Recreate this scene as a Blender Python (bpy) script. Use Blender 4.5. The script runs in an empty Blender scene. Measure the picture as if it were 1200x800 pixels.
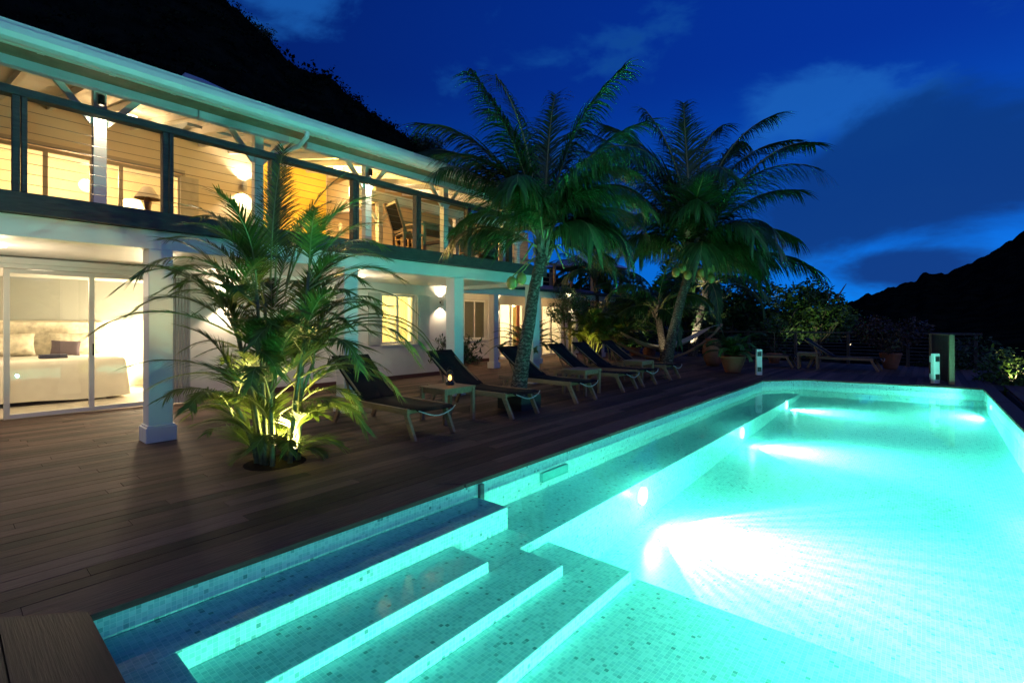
import bpy, math, random
from mathutils import Vector, Matrix, noise
R = math.radians
random.seed(7)
scene = bpy.context.scene
COL = scene.collection
# ------------------------------------------------------------------ helpers
class MB:
    def __init__(s): s.v = []; s.f = []; s.sm = []
    def add(s, vs, fs, smooth=False):
        n = len(s.v); s.v += [tuple(p) for p in vs]
        for f in fs: s.f.append(tuple(i + n for i in f)); s.sm.append(smooth)
        return s
    def box(s, x0, x1, y0, y1, z0, z1, M=None):
        vs = [Vector((x, y, z)) for z in (z0, z1) for x, y in ((x0, y0), (x1, y0), (x1, y1), (x0, y1))]
        if M is not None: vs = [M @ p for p in vs]
        return s.add(vs, [(0, 3, 2, 1), (4, 5, 6, 7), (0, 1, 5, 4), (1, 2, 6, 5), (2, 3, 7, 6), (3, 0, 4, 7)])
    def beam(s, a, b, w, h, up=(0, 0, 1)):
        a = Vector(a); b = Vector(b); d = (b - a); L = d.length; d.normalize()
        up = Vector(up)
        sd = d.cross(up)
        if sd.length < 1e-4: sd = d.cross(Vector((1, 0, 0)))
        sd.normalize(); u = sd.cross(d)
        vs = [p + sd * sx * w / 2 + u * sz * h / 2 for p in (a, b) for sx, sz in ((-1, -1), (1, -1), (1, 1), (-1, 1))]
        return s.add(vs, [(0, 1, 2, 3), (7, 6, 5, 4), (0, 4, 5, 1), (1, 5, 6, 2), (2, 6, 7, 3), (3, 7, 4, 0)])
    def tube(s, pts, rad, n=8, caps=True, smooth=True):
        pts = [Vector(p) for p in pts]
        if not hasattr(rad, '__len__'): rad = [rad] * len(pts)
        vs = []; ref = Vector((0, 0, 1))
        t0 = (pts[1] - pts[0]).normalized()
        if abs(t0.z) > .9: ref = Vector((1, 0, 0))
        for i, p in enumerate(pts):
            t = (pts[min(i + 1, len(pts) - 1)] - pts[max(i - 1, 0)]).normalized()
            a = t.cross(ref); a.normalize(); b = a.cross(t)
            for k in range(n):
                q = 2 * math.pi * k / n
                vs.append(p + (a * math.cos(q) + b * math.sin(q)) * rad[i])
        fs = []
        for i in range(len(pts) - 1):
            for k in range(n):
                fs.append((i * n + k, i * n + (k + 1) % n, (i + 1) * n + (k + 1) % n, (i + 1) * n + k))
        s.add(vs, fs, smooth)
        if caps:
            m = len(s.v) - len(vs)
            s.f.append(tuple(m + k for k in range(n))[::-1]); s.sm.append(False)
            s.f.append(tuple(m + (len(pts) - 1) * n + k for k in range(n))); s.sm.append(False)
        return s
    def lathe(s, prof, c=(0, 0, 0), n=24, smooth=True):
        vs = []; c = Vector(c)
        for r, z in prof:
            for k in range(n):
                q = 2 * math.pi * k / n; vs.append(c + Vector((r * math.cos(q), r * math.sin(q), z)))
        fs = []
        for i in range(len(prof) - 1):
            for k in range(n):
                fs.append((i * n + k, i * n + (k + 1) % n, (i + 1) * n + (k + 1) % n, (i + 1) * n + k))
        return s.add(vs, fs, smooth)
    def prism(s, poly, z0, z1):
        n = len(poly)
        vs = [(x, y, z0) for x, y in poly] + [(x, y, z1) for x, y in poly]
        fs = [tuple(range(n))[::-1], tuple(range(n, 2 * n))] + [(i, (i + 1) % n, n + (i + 1) % n, n + i) for i in range(n)]
        return s.add(vs, fs)
    def ball(s, c, r, n=10, sq=(1, 1, 1)):
        c = Vector(c); vs = []; m = n // 2 + 1
        for i in range(m + 1):
            a = math.pi * i / m
            for k in range(n):
                q = 2 * math.pi * k / n
                vs.append(c + Vector((math.sin(a) * math.cos(q) * r * sq[0], math.sin(a) * math.sin(q) * r * sq[1], -math.cos(a) * r * sq[2])))
        fs = [(i * n + k, i * n + (k + 1) % n, (i + 1) * n + (k + 1) % n, (i + 1) * n + k) for i in range(m) for k in range(n)]
        return s.add(vs, fs, True)
    def build(s, name, mat, parent=None, world=False, bevel=0, loc=None):
        me = bpy.data.meshes.new(name)
        off = Vector((0, 0, 0))
        if world and parent is not None:
            p = parent
            while p is not None: off += p.location; p = p.parent
        me.from_pydata([tuple(Vector(p) - off) for p in s.v], [], s.f)
        me.validate(clean_customdata=False)
        if len(me.polygons) == len(s.sm): me.polygons.foreach_set('use_smooth', s.sm)
        me.materials.append(mat); me.update()
        o = bpy.data.objects.new(name, me); COL.objects.link(o)
        if parent is not None: o.parent = parent
        if loc: o.location = loc
        if bevel:
            b = o.modifiers.new('bevel', 'BEVEL'); b.width = bevel; b.segments = 2; b.limit_method = 'ANGLE'; b.angle_limit = R(40)
        return o
def tag(o, label, cat, group=None):
    o['label'] = label; o['category'] = cat
    if group: o['group'] = group
    return o
def thing(name, label, cat, loc=(0, 0, 0), rz=0, group=None):
    o = bpy.data.objects.new(name, None); COL.objects.link(o); o.empty_display_size = .2
    o.location = loc; o.rotation_euler = (0, 0, rz); return tag(o, label, cat, group)
def struct(o): o['kind'] = 'structure'; return o
def copy_tree(o, parent=None):
    c = o.copy(); COL.objects.link(c); c.parent = parent
    for ch in [x for x in bpy.data.objects if x.parent == o and x is not c]: copy_tree(ch, c)
    return c
def place(src, loc, rz, label, first=False):
    o = src if first else copy_tree(src)
    o.location = loc; o.rotation_euler = (0, 0, rz); o['label'] = label; return o
# ------------------------------------------------------------------ materials
def new_mat(name):
    m = bpy.data.materials.new(name); m.use_nodes = True; nt = m.node_tree
    return m, nt, nt.nodes['Principled BSDF']
def mat(name, col, rough=.5, var=.12, scale=8, bump=0.0, metal=0, spec=.5, isl=0, coords='Object', stretch=None, emit=None, estr=0, trans=0):
    m, nt, b = new_mat(name); N = nt.nodes; L = nt.links
    b.inputs['Roughness'].default_value = rough; b.inputs['Metallic'].default_value = metal
    b.inputs['Specular IOR Level'].default_value = spec
    tc = N.new('ShaderNodeTexCoord'); mp = N.new('ShaderNodeMapping'); no = N.new('ShaderNodeTexNoise')
    L.new(tc.outputs[coords], mp.inputs[0]); L.new(mp.outputs[0], no.inputs['Vector'])
    if stretch: mp.inputs['Scale'].default_value = stretch
    no.inputs['Scale'].default_value = scale; no.inputs['Detail'].default_value = 5
    hv = N.new('ShaderNodeHueSaturation'); hv.inputs['Color'].default_value = (*col, 1)
    ma = N.new('ShaderNodeMapRange'); ma.inputs[1].default_value = .3; ma.inputs[2].default_value = .7
    ma.inputs[3].default_value = 1 - var; ma.inputs[4].default_value = 1 + var
    L.new(no.outputs[0], ma.inputs[0]); val = ma.outputs[0]
    if isl:
        g = N.new('ShaderNodeNewGeometry'); r = N.new('ShaderNodeMapRange'); r.inputs[3].default_value = 1 - isl; r.inputs[4].default_value = 1 + isl
        L.new(g.outputs['Random Per Island'], r.inputs[0]); mu = N.new('ShaderNodeMath'); mu.operation = 'MULTIPLY'
        L.new(val, mu.inputs[0]); L.new(r.outputs[0], mu.inputs[1]); val = mu.outputs[0]
    L.new(val, hv.inputs['Value']); L.new(hv.outputs[0], b.inputs['Base Color'])
    if bump:
        bp = N.new('ShaderNodeBump'); bp.inputs['Strength'].default_value = bump; bp.inputs['Distance'].default_value = .01
        L.new(no.outputs[0], bp.inputs['Height']); L.new(bp.outputs[0], b.inputs['Normal'])
    if emit: b.inputs['Emission Color'].default_value = (*emit, 1); b.inputs['Emission Strength'].default_value = estr
    if trans:
        out = N['Material Output']; tr = N.new('ShaderNodeBsdfTranslucent'); mx = N.new('ShaderNodeMixShader'); mx.inputs[0].default_value = trans
        L.new(hv.outputs[0], tr.inputs[0]); L.new(b.outputs[0], mx.inputs[1]); L.new(tr.outputs[0], mx.inputs[2]); L.new(mx.outputs[0], out.inputs[0])
    return m
def emis(name, col, s):
    m, nt, b = new_mat(name); b.inputs['Base Color'].default_value = (*col, 1)
    b.inputs['Emission Color'].default_value = (*col, 1); b.inputs['Emission Strength'].default_value = s; return m
W = mat('white_paint', (.74, .73, .70), .45, .04, 3, .05)
WALL = mat('wall_plaster', (.72, .69, .66), .8, .05, 2.5, .15)
CREAM = mat('cream_interior', (.72, .66, .52), .7, .03, 2)
CLAP = mat('clapboard', (.50, .36, .20), .6, .08, 4, .1, stretch=(1, 1, 8))
TANW = mat('tan_wall', (.50, .42, .31), .7, .04, 2)
YELW = mat('yellow_wall', (.78, .50, .06), .6, .05, 2)
FRAMEW = mat('grey_beige_frame', (.30, .26, .21), .5, .05, 3)
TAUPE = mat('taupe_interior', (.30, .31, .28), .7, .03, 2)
DARKW = mat('weathered_wood', (.05, .043, .04), .6, .3, 6, .4, stretch=(1, 8, 8))
DECK = mat('deck_boards', (.092, .052, .043), .7, .35, 5, .5, isl=.6, stretch=(.8, 14, 14), spec=.25)
DECKY = mat('deck_boards_cross', (.05, .032, .026), .6, .25, 9, .3, isl=.25, stretch=(14, .5, 14), spec=.3)
UNDER = mat('deck_underlay', (.02, .015, .012), .9)
TEAK = mat('teak', (.34, .20, .10), .5, .2, 6, .2, stretch=(6, 1, 6))
TEAKG = mat('teak_grey', (.25, .155, .085), .55, .2, 6, .2, stretch=(6, 1, 6))
SLING = mat('black_sling', (.010, .010, .013), .8, .15, 30, .1, spec=.15)
CORD = mat('pale_cord', (.45, .5, .5), .5)
METAL = mat('dark_metal', (.04, .04, .042), .35, .1, 5, 0, metal=.8)
STEEL = mat('steel_cable', (.16, .15, .14), .35, .1, 5, 0, metal=.9)
GUT = mat('gutter_white', (.85, .73, .74), .35, .04, 3)
FABW = mat('white_linen', (.78, .74, .66), .9, .06, 4, .3)
PATT = mat('patterned_linen', (.62, .56, .44), .9, .35, 9, .1)
CUSH = mat('mauve_cushion', (.11, .08, .10), .9, .08, 20, .1)
TOWEL = mat('blue_towel', (.06, .06, .10), .9, .1, 20, .1)
VAL = mat('grey_canvas_valance', (.66, .56, .68), .7, .05, 3, .05)
SLATE = mat('slate_roof', (.05, .05, .055), .5, .2, 6, .3)
BLUER = mat('metal_roof', (.30, .36, .42), .35, .05, 3)
TERRA = mat('terracotta', (.28, .11, .06), .7, .15, 6, .2)
TERRAD = mat('dark_glazed_clay', (.06, .035, .03), .35, .15, 6, .1)
SOIL = mat('soil', (.02, .014, .01), .95, .3, 20, .4, spec=.1)
BLK = mat('black_planter', (.02, .02, .022), .4)
LEAF_A = mat('areca_leaf', (.10, .15, .025), .42, .25, 3, 0, isl=.4, trans=.3)
LEAF_C = mat('coconut_leaf', (.045, .12, .03), .38, .25, 2, 0, isl=.4, trans=.3)
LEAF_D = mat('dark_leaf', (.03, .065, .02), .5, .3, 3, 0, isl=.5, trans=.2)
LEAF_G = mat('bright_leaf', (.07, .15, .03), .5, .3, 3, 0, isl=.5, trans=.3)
LEAF_B = mat('bronze_leaf', (.055, .03, .02), .5, .3, 3, 0, isl=.5, trans=.2)
LEAF_O = mat('oleander_leaf', (.05, .10, .035), .45, .25, 3, 0, isl=.4, trans=.2)
RACH = mat('rachis', (.20, .22, .07), .45, .15, 4)
CANE = mat('cane', (.13, .16, .07), .45, .3, 9, .1, stretch=(1, 1, 3))
BARK = mat('bark', (.14, .11, .085), .85, .35, 10, .6)
NUT = mat('green_coconut', (.26, .24, .06), .4, .2, 5)
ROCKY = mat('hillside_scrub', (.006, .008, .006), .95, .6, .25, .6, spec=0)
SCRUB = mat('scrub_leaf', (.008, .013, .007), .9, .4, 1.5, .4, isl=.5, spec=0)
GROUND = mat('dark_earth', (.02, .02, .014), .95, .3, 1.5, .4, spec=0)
HAM = mat('hammock_cloth', (.60, .60, .56), .9, .06, 20, .1)
WHITEP = mat('white_plastic', (.70, .74, .72), .35, .03, 4)
BULB = emis('warm_bulb', (1, .78, .45), 30)
LENS = emis('spot_lens', (1, .8, .5), .8)
SHADE = emis('lit_lampshade', (1, .80, .42), 2.6)
FLAME = emis('candle_flame', (1, .36, .06), 3.5)
POOLB = emis('underwater_lamp_lens', (.45, 1, .9), 1.3)
GLOWY = emis('yellow_lit_curtain', (1, .82, .42), .9)
# curtain is real cloth: reset to cloth without emission
GLOWY = mat('yellow_curtain', (.80, .70, .38), .8, .08, 5, .2, stretch=(9, 1, 1), trans=.4)
def trunk_mat():
    m, nt, b = new_mat('coconut_bark'); N = nt.nodes; L = nt.links
    tc = N.new('ShaderNodeTexCoord'); wv = N.new('ShaderNodeTexWave'); wv.bands_direction = 'Z'; wv.inputs['Scale'].default_value = 4.6
    wv.inputs['Distortion'].default_value = 14; wv.inputs['Detail'].default_value = 5; wv.inputs['Detail Scale'].default_value = 1.6; wv.inputs['Detail Roughness'].default_value = .7
    L.new(tc.outputs['Object'], wv.inputs[0]); cr = N.new('ShaderNodeValToRGB')
    cr.color_ramp.elements[0].position = .2; cr.color_ramp.elements[0].color = (.045, .034, .026, 1)
    cr.color_ramp.elements[1].position = .85; cr.color_ramp.elements[1].color = (.20, .18, .15, 1)
    no = N.new('ShaderNodeTexNoise'); no.inputs['Scale'].default_value = 14; no.inputs['Detail'].default_value = 6; L.new(tc.outputs['Object'], no.inputs['Vector'])
    mu = N.new('ShaderNodeMath'); mu.operation = 'MULTIPLY'; L.new(wv.outputs['Fac'], mu.inputs[0])
    ma = N.new('ShaderNodeMath'); ma.operation = 'MULTIPLY_ADD'; ma.inputs[1].default_value = 2.2; ma.inputs[2].default_value = -.35; L.new(no.outputs[0], ma.inputs[0]); L.new(ma.outputs[0], mu.inputs[1])
    L.new(mu.outputs[0], cr.inputs[0]); L.new(cr.outputs[0], b.inputs['Base Color'])
    bp = N.new('ShaderNodeBump'); bp.inputs['Strength'].default_value = 1; bp.inputs['Distance'].default_value = .03
    L.new(mu.outputs[0], bp.inputs['Height']); L.new(bp.outputs[0], b.inputs['Normal']); b.inputs['Roughness'].default_value = .85
    return m
TRUNK = trunk_mat()
def tile_mat():
    m, nt, b = new_mat('glass_mosaic'); N = nt.nodes; L = nt.links
    g = N.new('ShaderNodeNewGeometry'); T = .0275
    sc = N.new('ShaderNodeVectorMath'); sc.operation = 'SCALE'; sc.inputs['Scale'].default_value = 1 / T
    L.new(g.outputs['Position'], sc.inputs[0])
    ad = N.new('ShaderNodeVectorMath'); ad.operation = 'ADD'; ad.inputs[1].default_value = (.37, .41, .43); L.new(sc.outputs[0], ad.inputs[0])
    fl = N.new('ShaderNodeVectorMath'); fl.operation = 'FLOOR'; L.new(ad.outputs[0], fl.inputs[0])
    fr = N.new('ShaderNodeVectorMath'); fr.operation = 'FRACTION'; L.new(ad.outputs[0], fr.inputs[0])
    sp = N.new('ShaderNodeSeparateXYZ'); L.new(fr.outputs[0], sp.inputs[0])
    an = N.new('ShaderNodeVectorMath'); an.operation = 'ABSOLUTE'; L.new(g.outputs['True Normal'], an.inputs[0])
    sn = N.new('ShaderNodeSeparateXYZ'); L.new(an.outputs[0], sn.inputs[0])
    def M(op, a, c=None, d=None):
        n = N.new('ShaderNodeMath'); n.operation = op
        for i, q in enumerate((a, c, d)):
            if q is None: continue
            if hasattr(q, 'links'): L.new(q, n.inputs[i])
            else: n.inputs[i].default_value = q
        return n.outputs[0]
    tot = None
    for i in range(3):
        e = M('ABSOLUTE', M('SUBTRACT', sp.outputs[i], .5))          # 0 centre .5 edge
        gr = M('MULTIPLY', M('GREATER_THAN', e, .452), M('LESS_THAN', sn.outputs[i], .6))
        tot = gr if tot is None else M('MAXIMUM', tot, gr)
    # tile id: cells flattened along the normal axis
    cn = N.new('ShaderNodeVectorMath'); cn.operation = 'MULTIPLY'
    lt = N.new('ShaderNodeCombineXYZ')
    for i in range(3): L.new(M('LESS_THAN', sn.outputs[i], .6), lt.inputs[i])
    L.new(fl.outputs[0], cn.inputs[0]); L.new(lt.outputs[0], cn.inputs[1])
    wn = N.new('ShaderNodeTexWhiteNoise'); wn.noise_dimensions = '3D'; L.new(cn.outputs[0], wn.inputs['Vector'])
    cr = N.new('ShaderNodeValToRGB'); cr.color_ramp.interpolation = 'CONSTANT'
    E = cr.color_ramp.elements; E[0].position = 0; E[0].color = (.10, .34, .32, 1)
    E[1].position = .014; E[1].color = (.20, .50, .48, 1)
    for p, c in ((.032, (.30, .66, .64)), (.3, (.38, .75, .71)), (.55, (.46, .81, .78)), (.8, (.34, .71, .70))):
        e = E.new(p); e.color = (*c, 1)
    L.new(wn.outputs['Value'], cr.inputs[0])
    mx = N.new('ShaderNodeMixRGB'); mx.inputs[2].default_value = (.68, .92, .88, 1)
    L.new(M('MULTIPLY', tot, .9), mx.inputs[0]); L.new(cr.outputs[0], mx.inputs[1]); L.new(mx.outputs[0], b.inputs['Base Color'])
    b.inputs['Roughness'].default_value = .35
    return m
TILE = tile_mat()
def water_mat():
    m = bpy.data.materials.new('pool_water'); m.use_nodes = True; nt = m.node_tree; N = nt.nodes; L = nt.links
    N.remove(N['Principled BSDF']); out = N['Material Output']
    g = N.new('ShaderNodeNewGeometry'); dt = N.new('ShaderNodeVectorMath'); dt.operation = 'DOT_PRODUCT'
    no = N.new('ShaderNodeTexNoise'); no.inputs['Scale'].default_value = 1.6; no.inputs['Detail'].default_value = 2
    tc = N.new('ShaderNodeTexCoord'); L.new(tc.outputs['Object'], no.inputs['Vector'])
    bp = N.new('ShaderNodeBump'); bp.inputs['Strength'].default_value = .12; bp.inputs['Distance'].default_value = .03; L.new(no.outputs[0], bp.inputs['Height'])
    L.new(g.outputs['Incoming'], dt.inputs[0]); L.new(g.outputs['True Normal'], dt.inputs[1])
    def M(op, *a):
        n = N.new('ShaderNodeMath'); n.operation = op
        for i, q in enumerate(a):
            if hasattr(q, 'links'): L.new(q, n.inputs[i])
            else: n.inputs[i].default_value = q
        return n.outputs[0]
    c = M('ABSOLUTE', dt.outputs['Value'])
    top = M('ADD', .02, M('MULTIPLY', .98, M('POWER', M('SUBTRACT', 1, c), 5)))     # from the air
    mr = N.new('ShaderNodeMapRange'); mr.interpolation_type = 'SMOOTHSTEP'; L.new(c, mr.inputs[0])
    mr.inputs[1].default_value = .2; mr.inputs[2].default_value = .6; mr.inputs[3].default_value = 1; mr.inputs[4].default_value = .38   # from below: near total reflection at grazing
    fx = N.new('ShaderNodeMix'); L.new(g.outputs['Backfacing'], fx.inputs[0]); L.new(top, fx.inputs[2]); L.new(mr.outputs[0], fx.inputs[3])
    tr = N.new('ShaderNodeBsdfTransparent'); tr.inputs[0].default_value = (.80, .99, .985, 1)
    gl = N.new('ShaderNodeBsdfGlossy'); gl.inputs['Roughness'].default_value = .05; L.new(bp.outputs[0], gl.inputs['Normal'])
    df = N.new('ShaderNodeBsdfDiffuse'); df.inputs[0].default_value = (.95, .99, .98, 1)      # matte underside added to spread lamp light down onto the steps
    rm = N.new('ShaderNodeMixShader'); L.new(g.outputs['Backfacing'], rm.inputs[0]); L.new(gl.outputs[0], rm.inputs[1]); L.new(df.outputs[0], rm.inputs[2])
    mx = N.new('ShaderNodeMixShader'); L.new(fx.outputs[0], mx.inputs[0]); L.new(tr.outputs[0], mx.inputs[1]); L.new(rm.outputs[0], mx.inputs[2])
    L.new(mx.outputs[0], out.inputs[0]); return m
WATER = water_mat()
def glass_mat():
    m = bpy.data.materials.new('window_glass'); m.use_nodes = True; nt = m.node_tree; N = nt.nodes; L = nt.links
    N.remove(N['Principled BSDF']); g = N.new('ShaderNodeNewGeometry'); dt = N.new('ShaderNodeVectorMath'); dt.operation = 'DOT_PRODUCT'
    L.new(g.outputs['Incoming'], dt.inputs[0]); L.new(g.outputs['Normal'], dt.inputs[1])
    def M(op, *a):
        n = N.new('ShaderNodeMath'); n.operation = op
        for i, q in enumerate(a):
            if hasattr(q, 'links'): L.new(q, n.inputs[i])
            else: n.inputs[i].default_value = q
        return n.outputs[0]
    c = M('ABSOLUTE', dt.outputs['Value']); f = M('ADD', .05, M('MULTIPLY', .95, M('POWER', M('SUBTRACT', 1, c), 5)))
    tr = N.new('ShaderNodeBsdfTransparent'); tr.inputs[0].default_value = (.95, .97, .95, 1)
    gl = N.new('ShaderNodeBsdfGlossy'); gl.inputs['Roughness'].default_value = .01
    mx = N.new('ShaderNodeMixShader'); L.new(f, mx.inputs[0]); L.new(tr.outputs[0], mx.inputs[1]); L.new(gl.outputs[0], mx.inputs[2])
    L.new(mx.outputs[0], N['Material Output'].inputs[0]); return m
GLASS = glass_mat()
# ------------------------------------------------------------------ lights
def lamp(kind, loc, power, col, parent=None, size=.05, aim=None, ang=90, blend=.3, streak=False):
    d = bpy.data.lights.new('light', kind); d.energy = power; d.color = col; d.shadow_soft_size = size
    o = bpy.data.objects.new('light_source', d); COL.objects.link(o)
    l = Vector(loc)
    if parent is not None:
        o.parent = parent; p = parent; q = l
        while p is not None: q = q - p.location; p = p.parent
        o.location = q
    else: o.location = l
    if kind == 'SPOT':
        d.spot_size = R(ang); d.spot_blend = blend
        o.rotation_euler = (Vector(aim) - l).to_track_quat('-Z', 'Y').to_euler()
    if streak:
        d.use_nodes = True; N = d.node_tree.nodes; L = d.node_tree.links; em = N['Emission']
        tc = N.new('ShaderNodeTexCoord'); sp = N.new('ShaderNodeSeparateXYZ'); L.new(tc.outputs['Normal'], sp.inputs[0])
        at = N.new('ShaderNodeMath'); at.operation = 'ARCTAN2'; L.new(sp.outputs[0], at.inputs[0]); L.new(sp.outputs[2], at.inputs[1])
        mu = N.new('ShaderNodeMath'); mu.operation = 'MULTIPLY'; mu.inputs[1].default_value = 64; L.new(at.outputs[0], mu.inputs[0])
        si = N.new('ShaderNodeMath'); si.operation = 'SINE'; L.new(mu.outputs[0], si.inputs[0])
        ma = N.new('ShaderNodeMath'); ma.operation = 'MULTIPLY_ADD'; ma.inputs[1].default_value = .34; ma.inputs[2].default_value = .9; L.new(si.outputs[0], ma.inputs[0])
        L.new(ma.outputs[0], em.inputs['Strength'])
    return o
WARM = (1, .62, .27); WARMW = (1, .77, .50); YEL = (1, .62, .16); CYAN = (.26, 1.0, .72)
# ------------------------------------------------------------------ pool
P0, P1, P2, P3, P4 = (.49, 3.3), (13.9, 3.3), (14.96, 2.56), (15.48, -.96), (.49, -1.15)
PP = [P0, P1, P2, P3, P4]
def offset(poly, d):        # outward offset; PP listed clockwise seen from above
    out = []; n = len(poly)
    for i in range(n):
        a = Vector(poly[i - 1]); b = Vector(poly[i]); c = Vector(poly[(i + 1) % n])
        e1 = (b - a).normalized(); e2 = (c - b).normalized()
        n1 = Vector((-e1.y, e1.x)); n2 = Vector((-e2.y, e2.x))
        k = (n1 + n2); k = k / k.dot(n1) * d
        out.append(tuple(b + k))
    return out
PO = offset(PP, .14)
mb = MB()
for i in range(5):
    a, b, c, d = PP[i], PP[(i + 1) % 5], PO[(i + 1) % 5], PO[i]
    mb.prism([a, b, c, d], -1.6, -.034)
basin = struct(mb.build('pool_basin', TILE))
fl = MB(); fz = lambda x: -.93 + (x - 3.66) * .043
fl.add([(3.53, 3.28, fz(3.53)), (3.53, -1.14, fz(3.53)), (15.6, -1.14, fz(15.6)), (15.6, 3.28, fz(15.6))], [(0, 1, 2, 3)])
fl.build('pool_floor', TILE, basin)
def stone(name, *boxes):
    m_ = MB()
    for b_ in boxes: m_.box(*b_)
    m_.build(name, TILE, basin, bevel=.007)
stone('rim_ledge', (.492, 3.35, 2.90, 3.298, -1.5, -.165), (.492, .79, -1.14, 2.899, -1.5, -.1652))
stone('step', (.791, 2.67, 2.50, 2.899, -1.5, -.28))
stone('step', (.791, 3.12, 2.14, 2.499, -1.5, -.36), (2.671, 3.12, 2.50, 2.899, -1.5, -.3602))
stone('bench', (3.121, 3.35, 2.57, 2.899, -1.5, -.3604), (3.351, 14.6, 2.57, 3.298, -1.5, -.36))
stone('step', (.791, 3.52, 1.77, 2.139, -1.5, -.44), (3.121, 3.52, 2.14, 2.569, -1.5, -.4402))
stone('shallow_platform', (.791, 3.60, -1.14, 1.769, -1.5, -.525))
# thin underwater lip under the waterline and the skimmer mouth
sk = MB(); sk.box(3.37, 3.42, 3.262, 3.297, -.20, -.05); sk.build('waterline_fin', mat('dark_fin', (.12, .13, .13), .5), basin)
sk = MB(); sk.box(4.35, 4.85, 3.255, 3.297, -.27, -.17); sk.build('skimmer_mouth', mat('skimmer', (.10, .42, .38), .4), basin)
wt = MB(); wt.add([(x, y, -.155) for x, y in PP], [(4, 3, 2, 1, 0)])
struct(wt.build('pool_water', WATER))
for x, zz, pw in ((5.35, -.52, 190), (9.35, -.47, 75), (12.95, -.43, 45)):
    L0 = MB(); L0.lathe([(0, 0), (.085, 0), (.10, -.015), (.105, .015)], n=28)
    for i, p in enumerate(L0.v): L0.v[i] = (p[0], -p[2] * 1.0, p[1])
    o = L0.build('underwater_lamp', POOLB, basin, loc=(x, 2.548, zz))
    k = pw / 190
    n1 = x < 6
    lamp('POINT', (x, 2.38, zz - .02), pw * .02, CYAN, None, .03)
    lamp('SPOT', (x, 2.50, zz), 60 * k, CYAN, None, .02, (x, 0, zz - .02), 150, .5)                                  # wide spill
    lamp('SPOT', (x, 2.50, zz + .03), (520 if n1 else 480) * k, CYAN, None, .012, (x + .15, -.5, zz - .10), 104 if n1 else 88, .10, True)     # beam with the lens ribs' streaks
    lamp('SPOT', (x, 2.50, zz + .05), (1300 if n1 else 2700) * k, CYAN, None, .015, (x + .3, -1.1, zz - .30), 66, 1.0, True)                     # its far reach
for x, pw in ((1.7, 170), (3.6, 150), (7.6, 130), (11.2, 105), (14.0, 95)):
    o = MB().box(-.05, .05, 0, .02, -.045, .045).build('underwater_lamp', POOLB, basin, loc=(x, -1.145 + (0 if x < 12 else .17), -.235), bevel=.006)
    lamp('SPOT', (x, -1.08 + (0 if x < 12 else .17), -.225), pw, CYAN, None, .04, (x, 3, -.35), 165, .3)
# ------------------------------------------------------------------ deck
def clip(poly, a, b, keep_left=True):
    a = Vector(a); b = Vector(b); e = b - a; out = []
    sd = [(e.x * (p[1] - a.y) - e.y * (p[0] - a.x)) * (1 if keep_left else -1) for p in poly]
    for i in range(len(poly)):
        j = (i + 1) % len(poly); p, q = poly[i], poly[j]
        if sd[i] >= 0: out.append(p)
        if (sd[i] >= 0) != (sd[j] >= 0):
            t = sd[i] / (sd[i] - sd[j]); out.append((p[0] + (q[0] - p[0]) * t, p[1] + (q[1] - p[1]) * t))
    return out
PC = offset(PP, .205)
cop = MB()
def cop_piece(a, b, c, d, n):
    a, b, c, d = map(Vector, (a, b, c, d))
    for i in range(n):
        t0, t1 = i / n, (i + 1) / n - (.002 if i < n - 1 else 0)
        q = [a.lerp(b, t0), a.lerp(b, t1), d.lerp(c, t1), d.lerp(c, t0)]
        cop.prism([tuple(x) for x in q], -.034, .002)
PI_ = offset(PP, -.025)
cop_piece(PI_[0], PI_[1], PC[1], PC[0], 5); cop_piece(PI_[1], PI_[2], PC[2], PC[1], 1); cop_piece(PI_[2], PI_[3], PC[3], PC[2], 2); cop_piece(PI_[3], PI_[4], PC[4], PC[3], 6)
struct(cop.build('pool_coping', DECK))
c2 = MB(); c2.prism([(.49 + .02, -1.17), (.49 + .02, 3.32), (.2, 3.6), (.2, -1.17)], -.034, .004); struct(c2.build('near_coping_board', DECKY))
dk = MB(); bw, gap = .142, .006
def board(x0, x1, y0, y1, clips):
    p = [(x0, y0), (x1, y0), (x1, y1), (x0, y1)]
    for a, b, k in clips:
        p = clip(p, a, b, k)
        if len(p) < 3: return
    dk.prism(p, -.035, random.uniform(-.001, .001))
y = 3.51
mit = ((.49, 3.3), (-3.5, 7.29), False)
while y < 14.2:
    x = -3.2 + random.uniform(0, 2)
    xx = [-3.4, x]
    while xx[-1] < 21.7: xx.append(xx[-1] + random.uniform(2.6, 4.2))
    for a, b in zip(xx, xx[1:]): board(a, min(b, 21.8) - .003, y, y + bw - gap, [mit] if b < 2 or a < .5 else [])
    y += bw
y = 3.51 - bw
while y > -1.2:
    ln = (PC[1], PC[2], True) if y > 2.55 else (PC[2], PC[3], True)
    for a, b in ((13.9, 17.4), (17.4, 21.8)): board(a, b - .003, y, y + bw - gap, [ln])
    y -= bw
for k in range(3):       # strip outside the right edge
    for a in range(0, 7): board(.2 + a * 2.35, .2 + a * 2.35 + 2.345, -1.36 - (k + 1) * bw + .0, -1.36 - k * bw - gap, [])
struct(dk.build('wooden_deck', DECK))
dn = MB(); x = .194
while x > -4:
    p = clip([(x - bw + gap, -1.5), (x, -1.5), (x, 7), (x - bw + gap, 7)], (.49, 3.3), (-3.5, 7.29), True)
    if len(p) > 2: dn.prism(p, -.035, random.uniform(-.001, .001))
    x -= bw
struct(dn.build('near_deck', DECKY))
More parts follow.
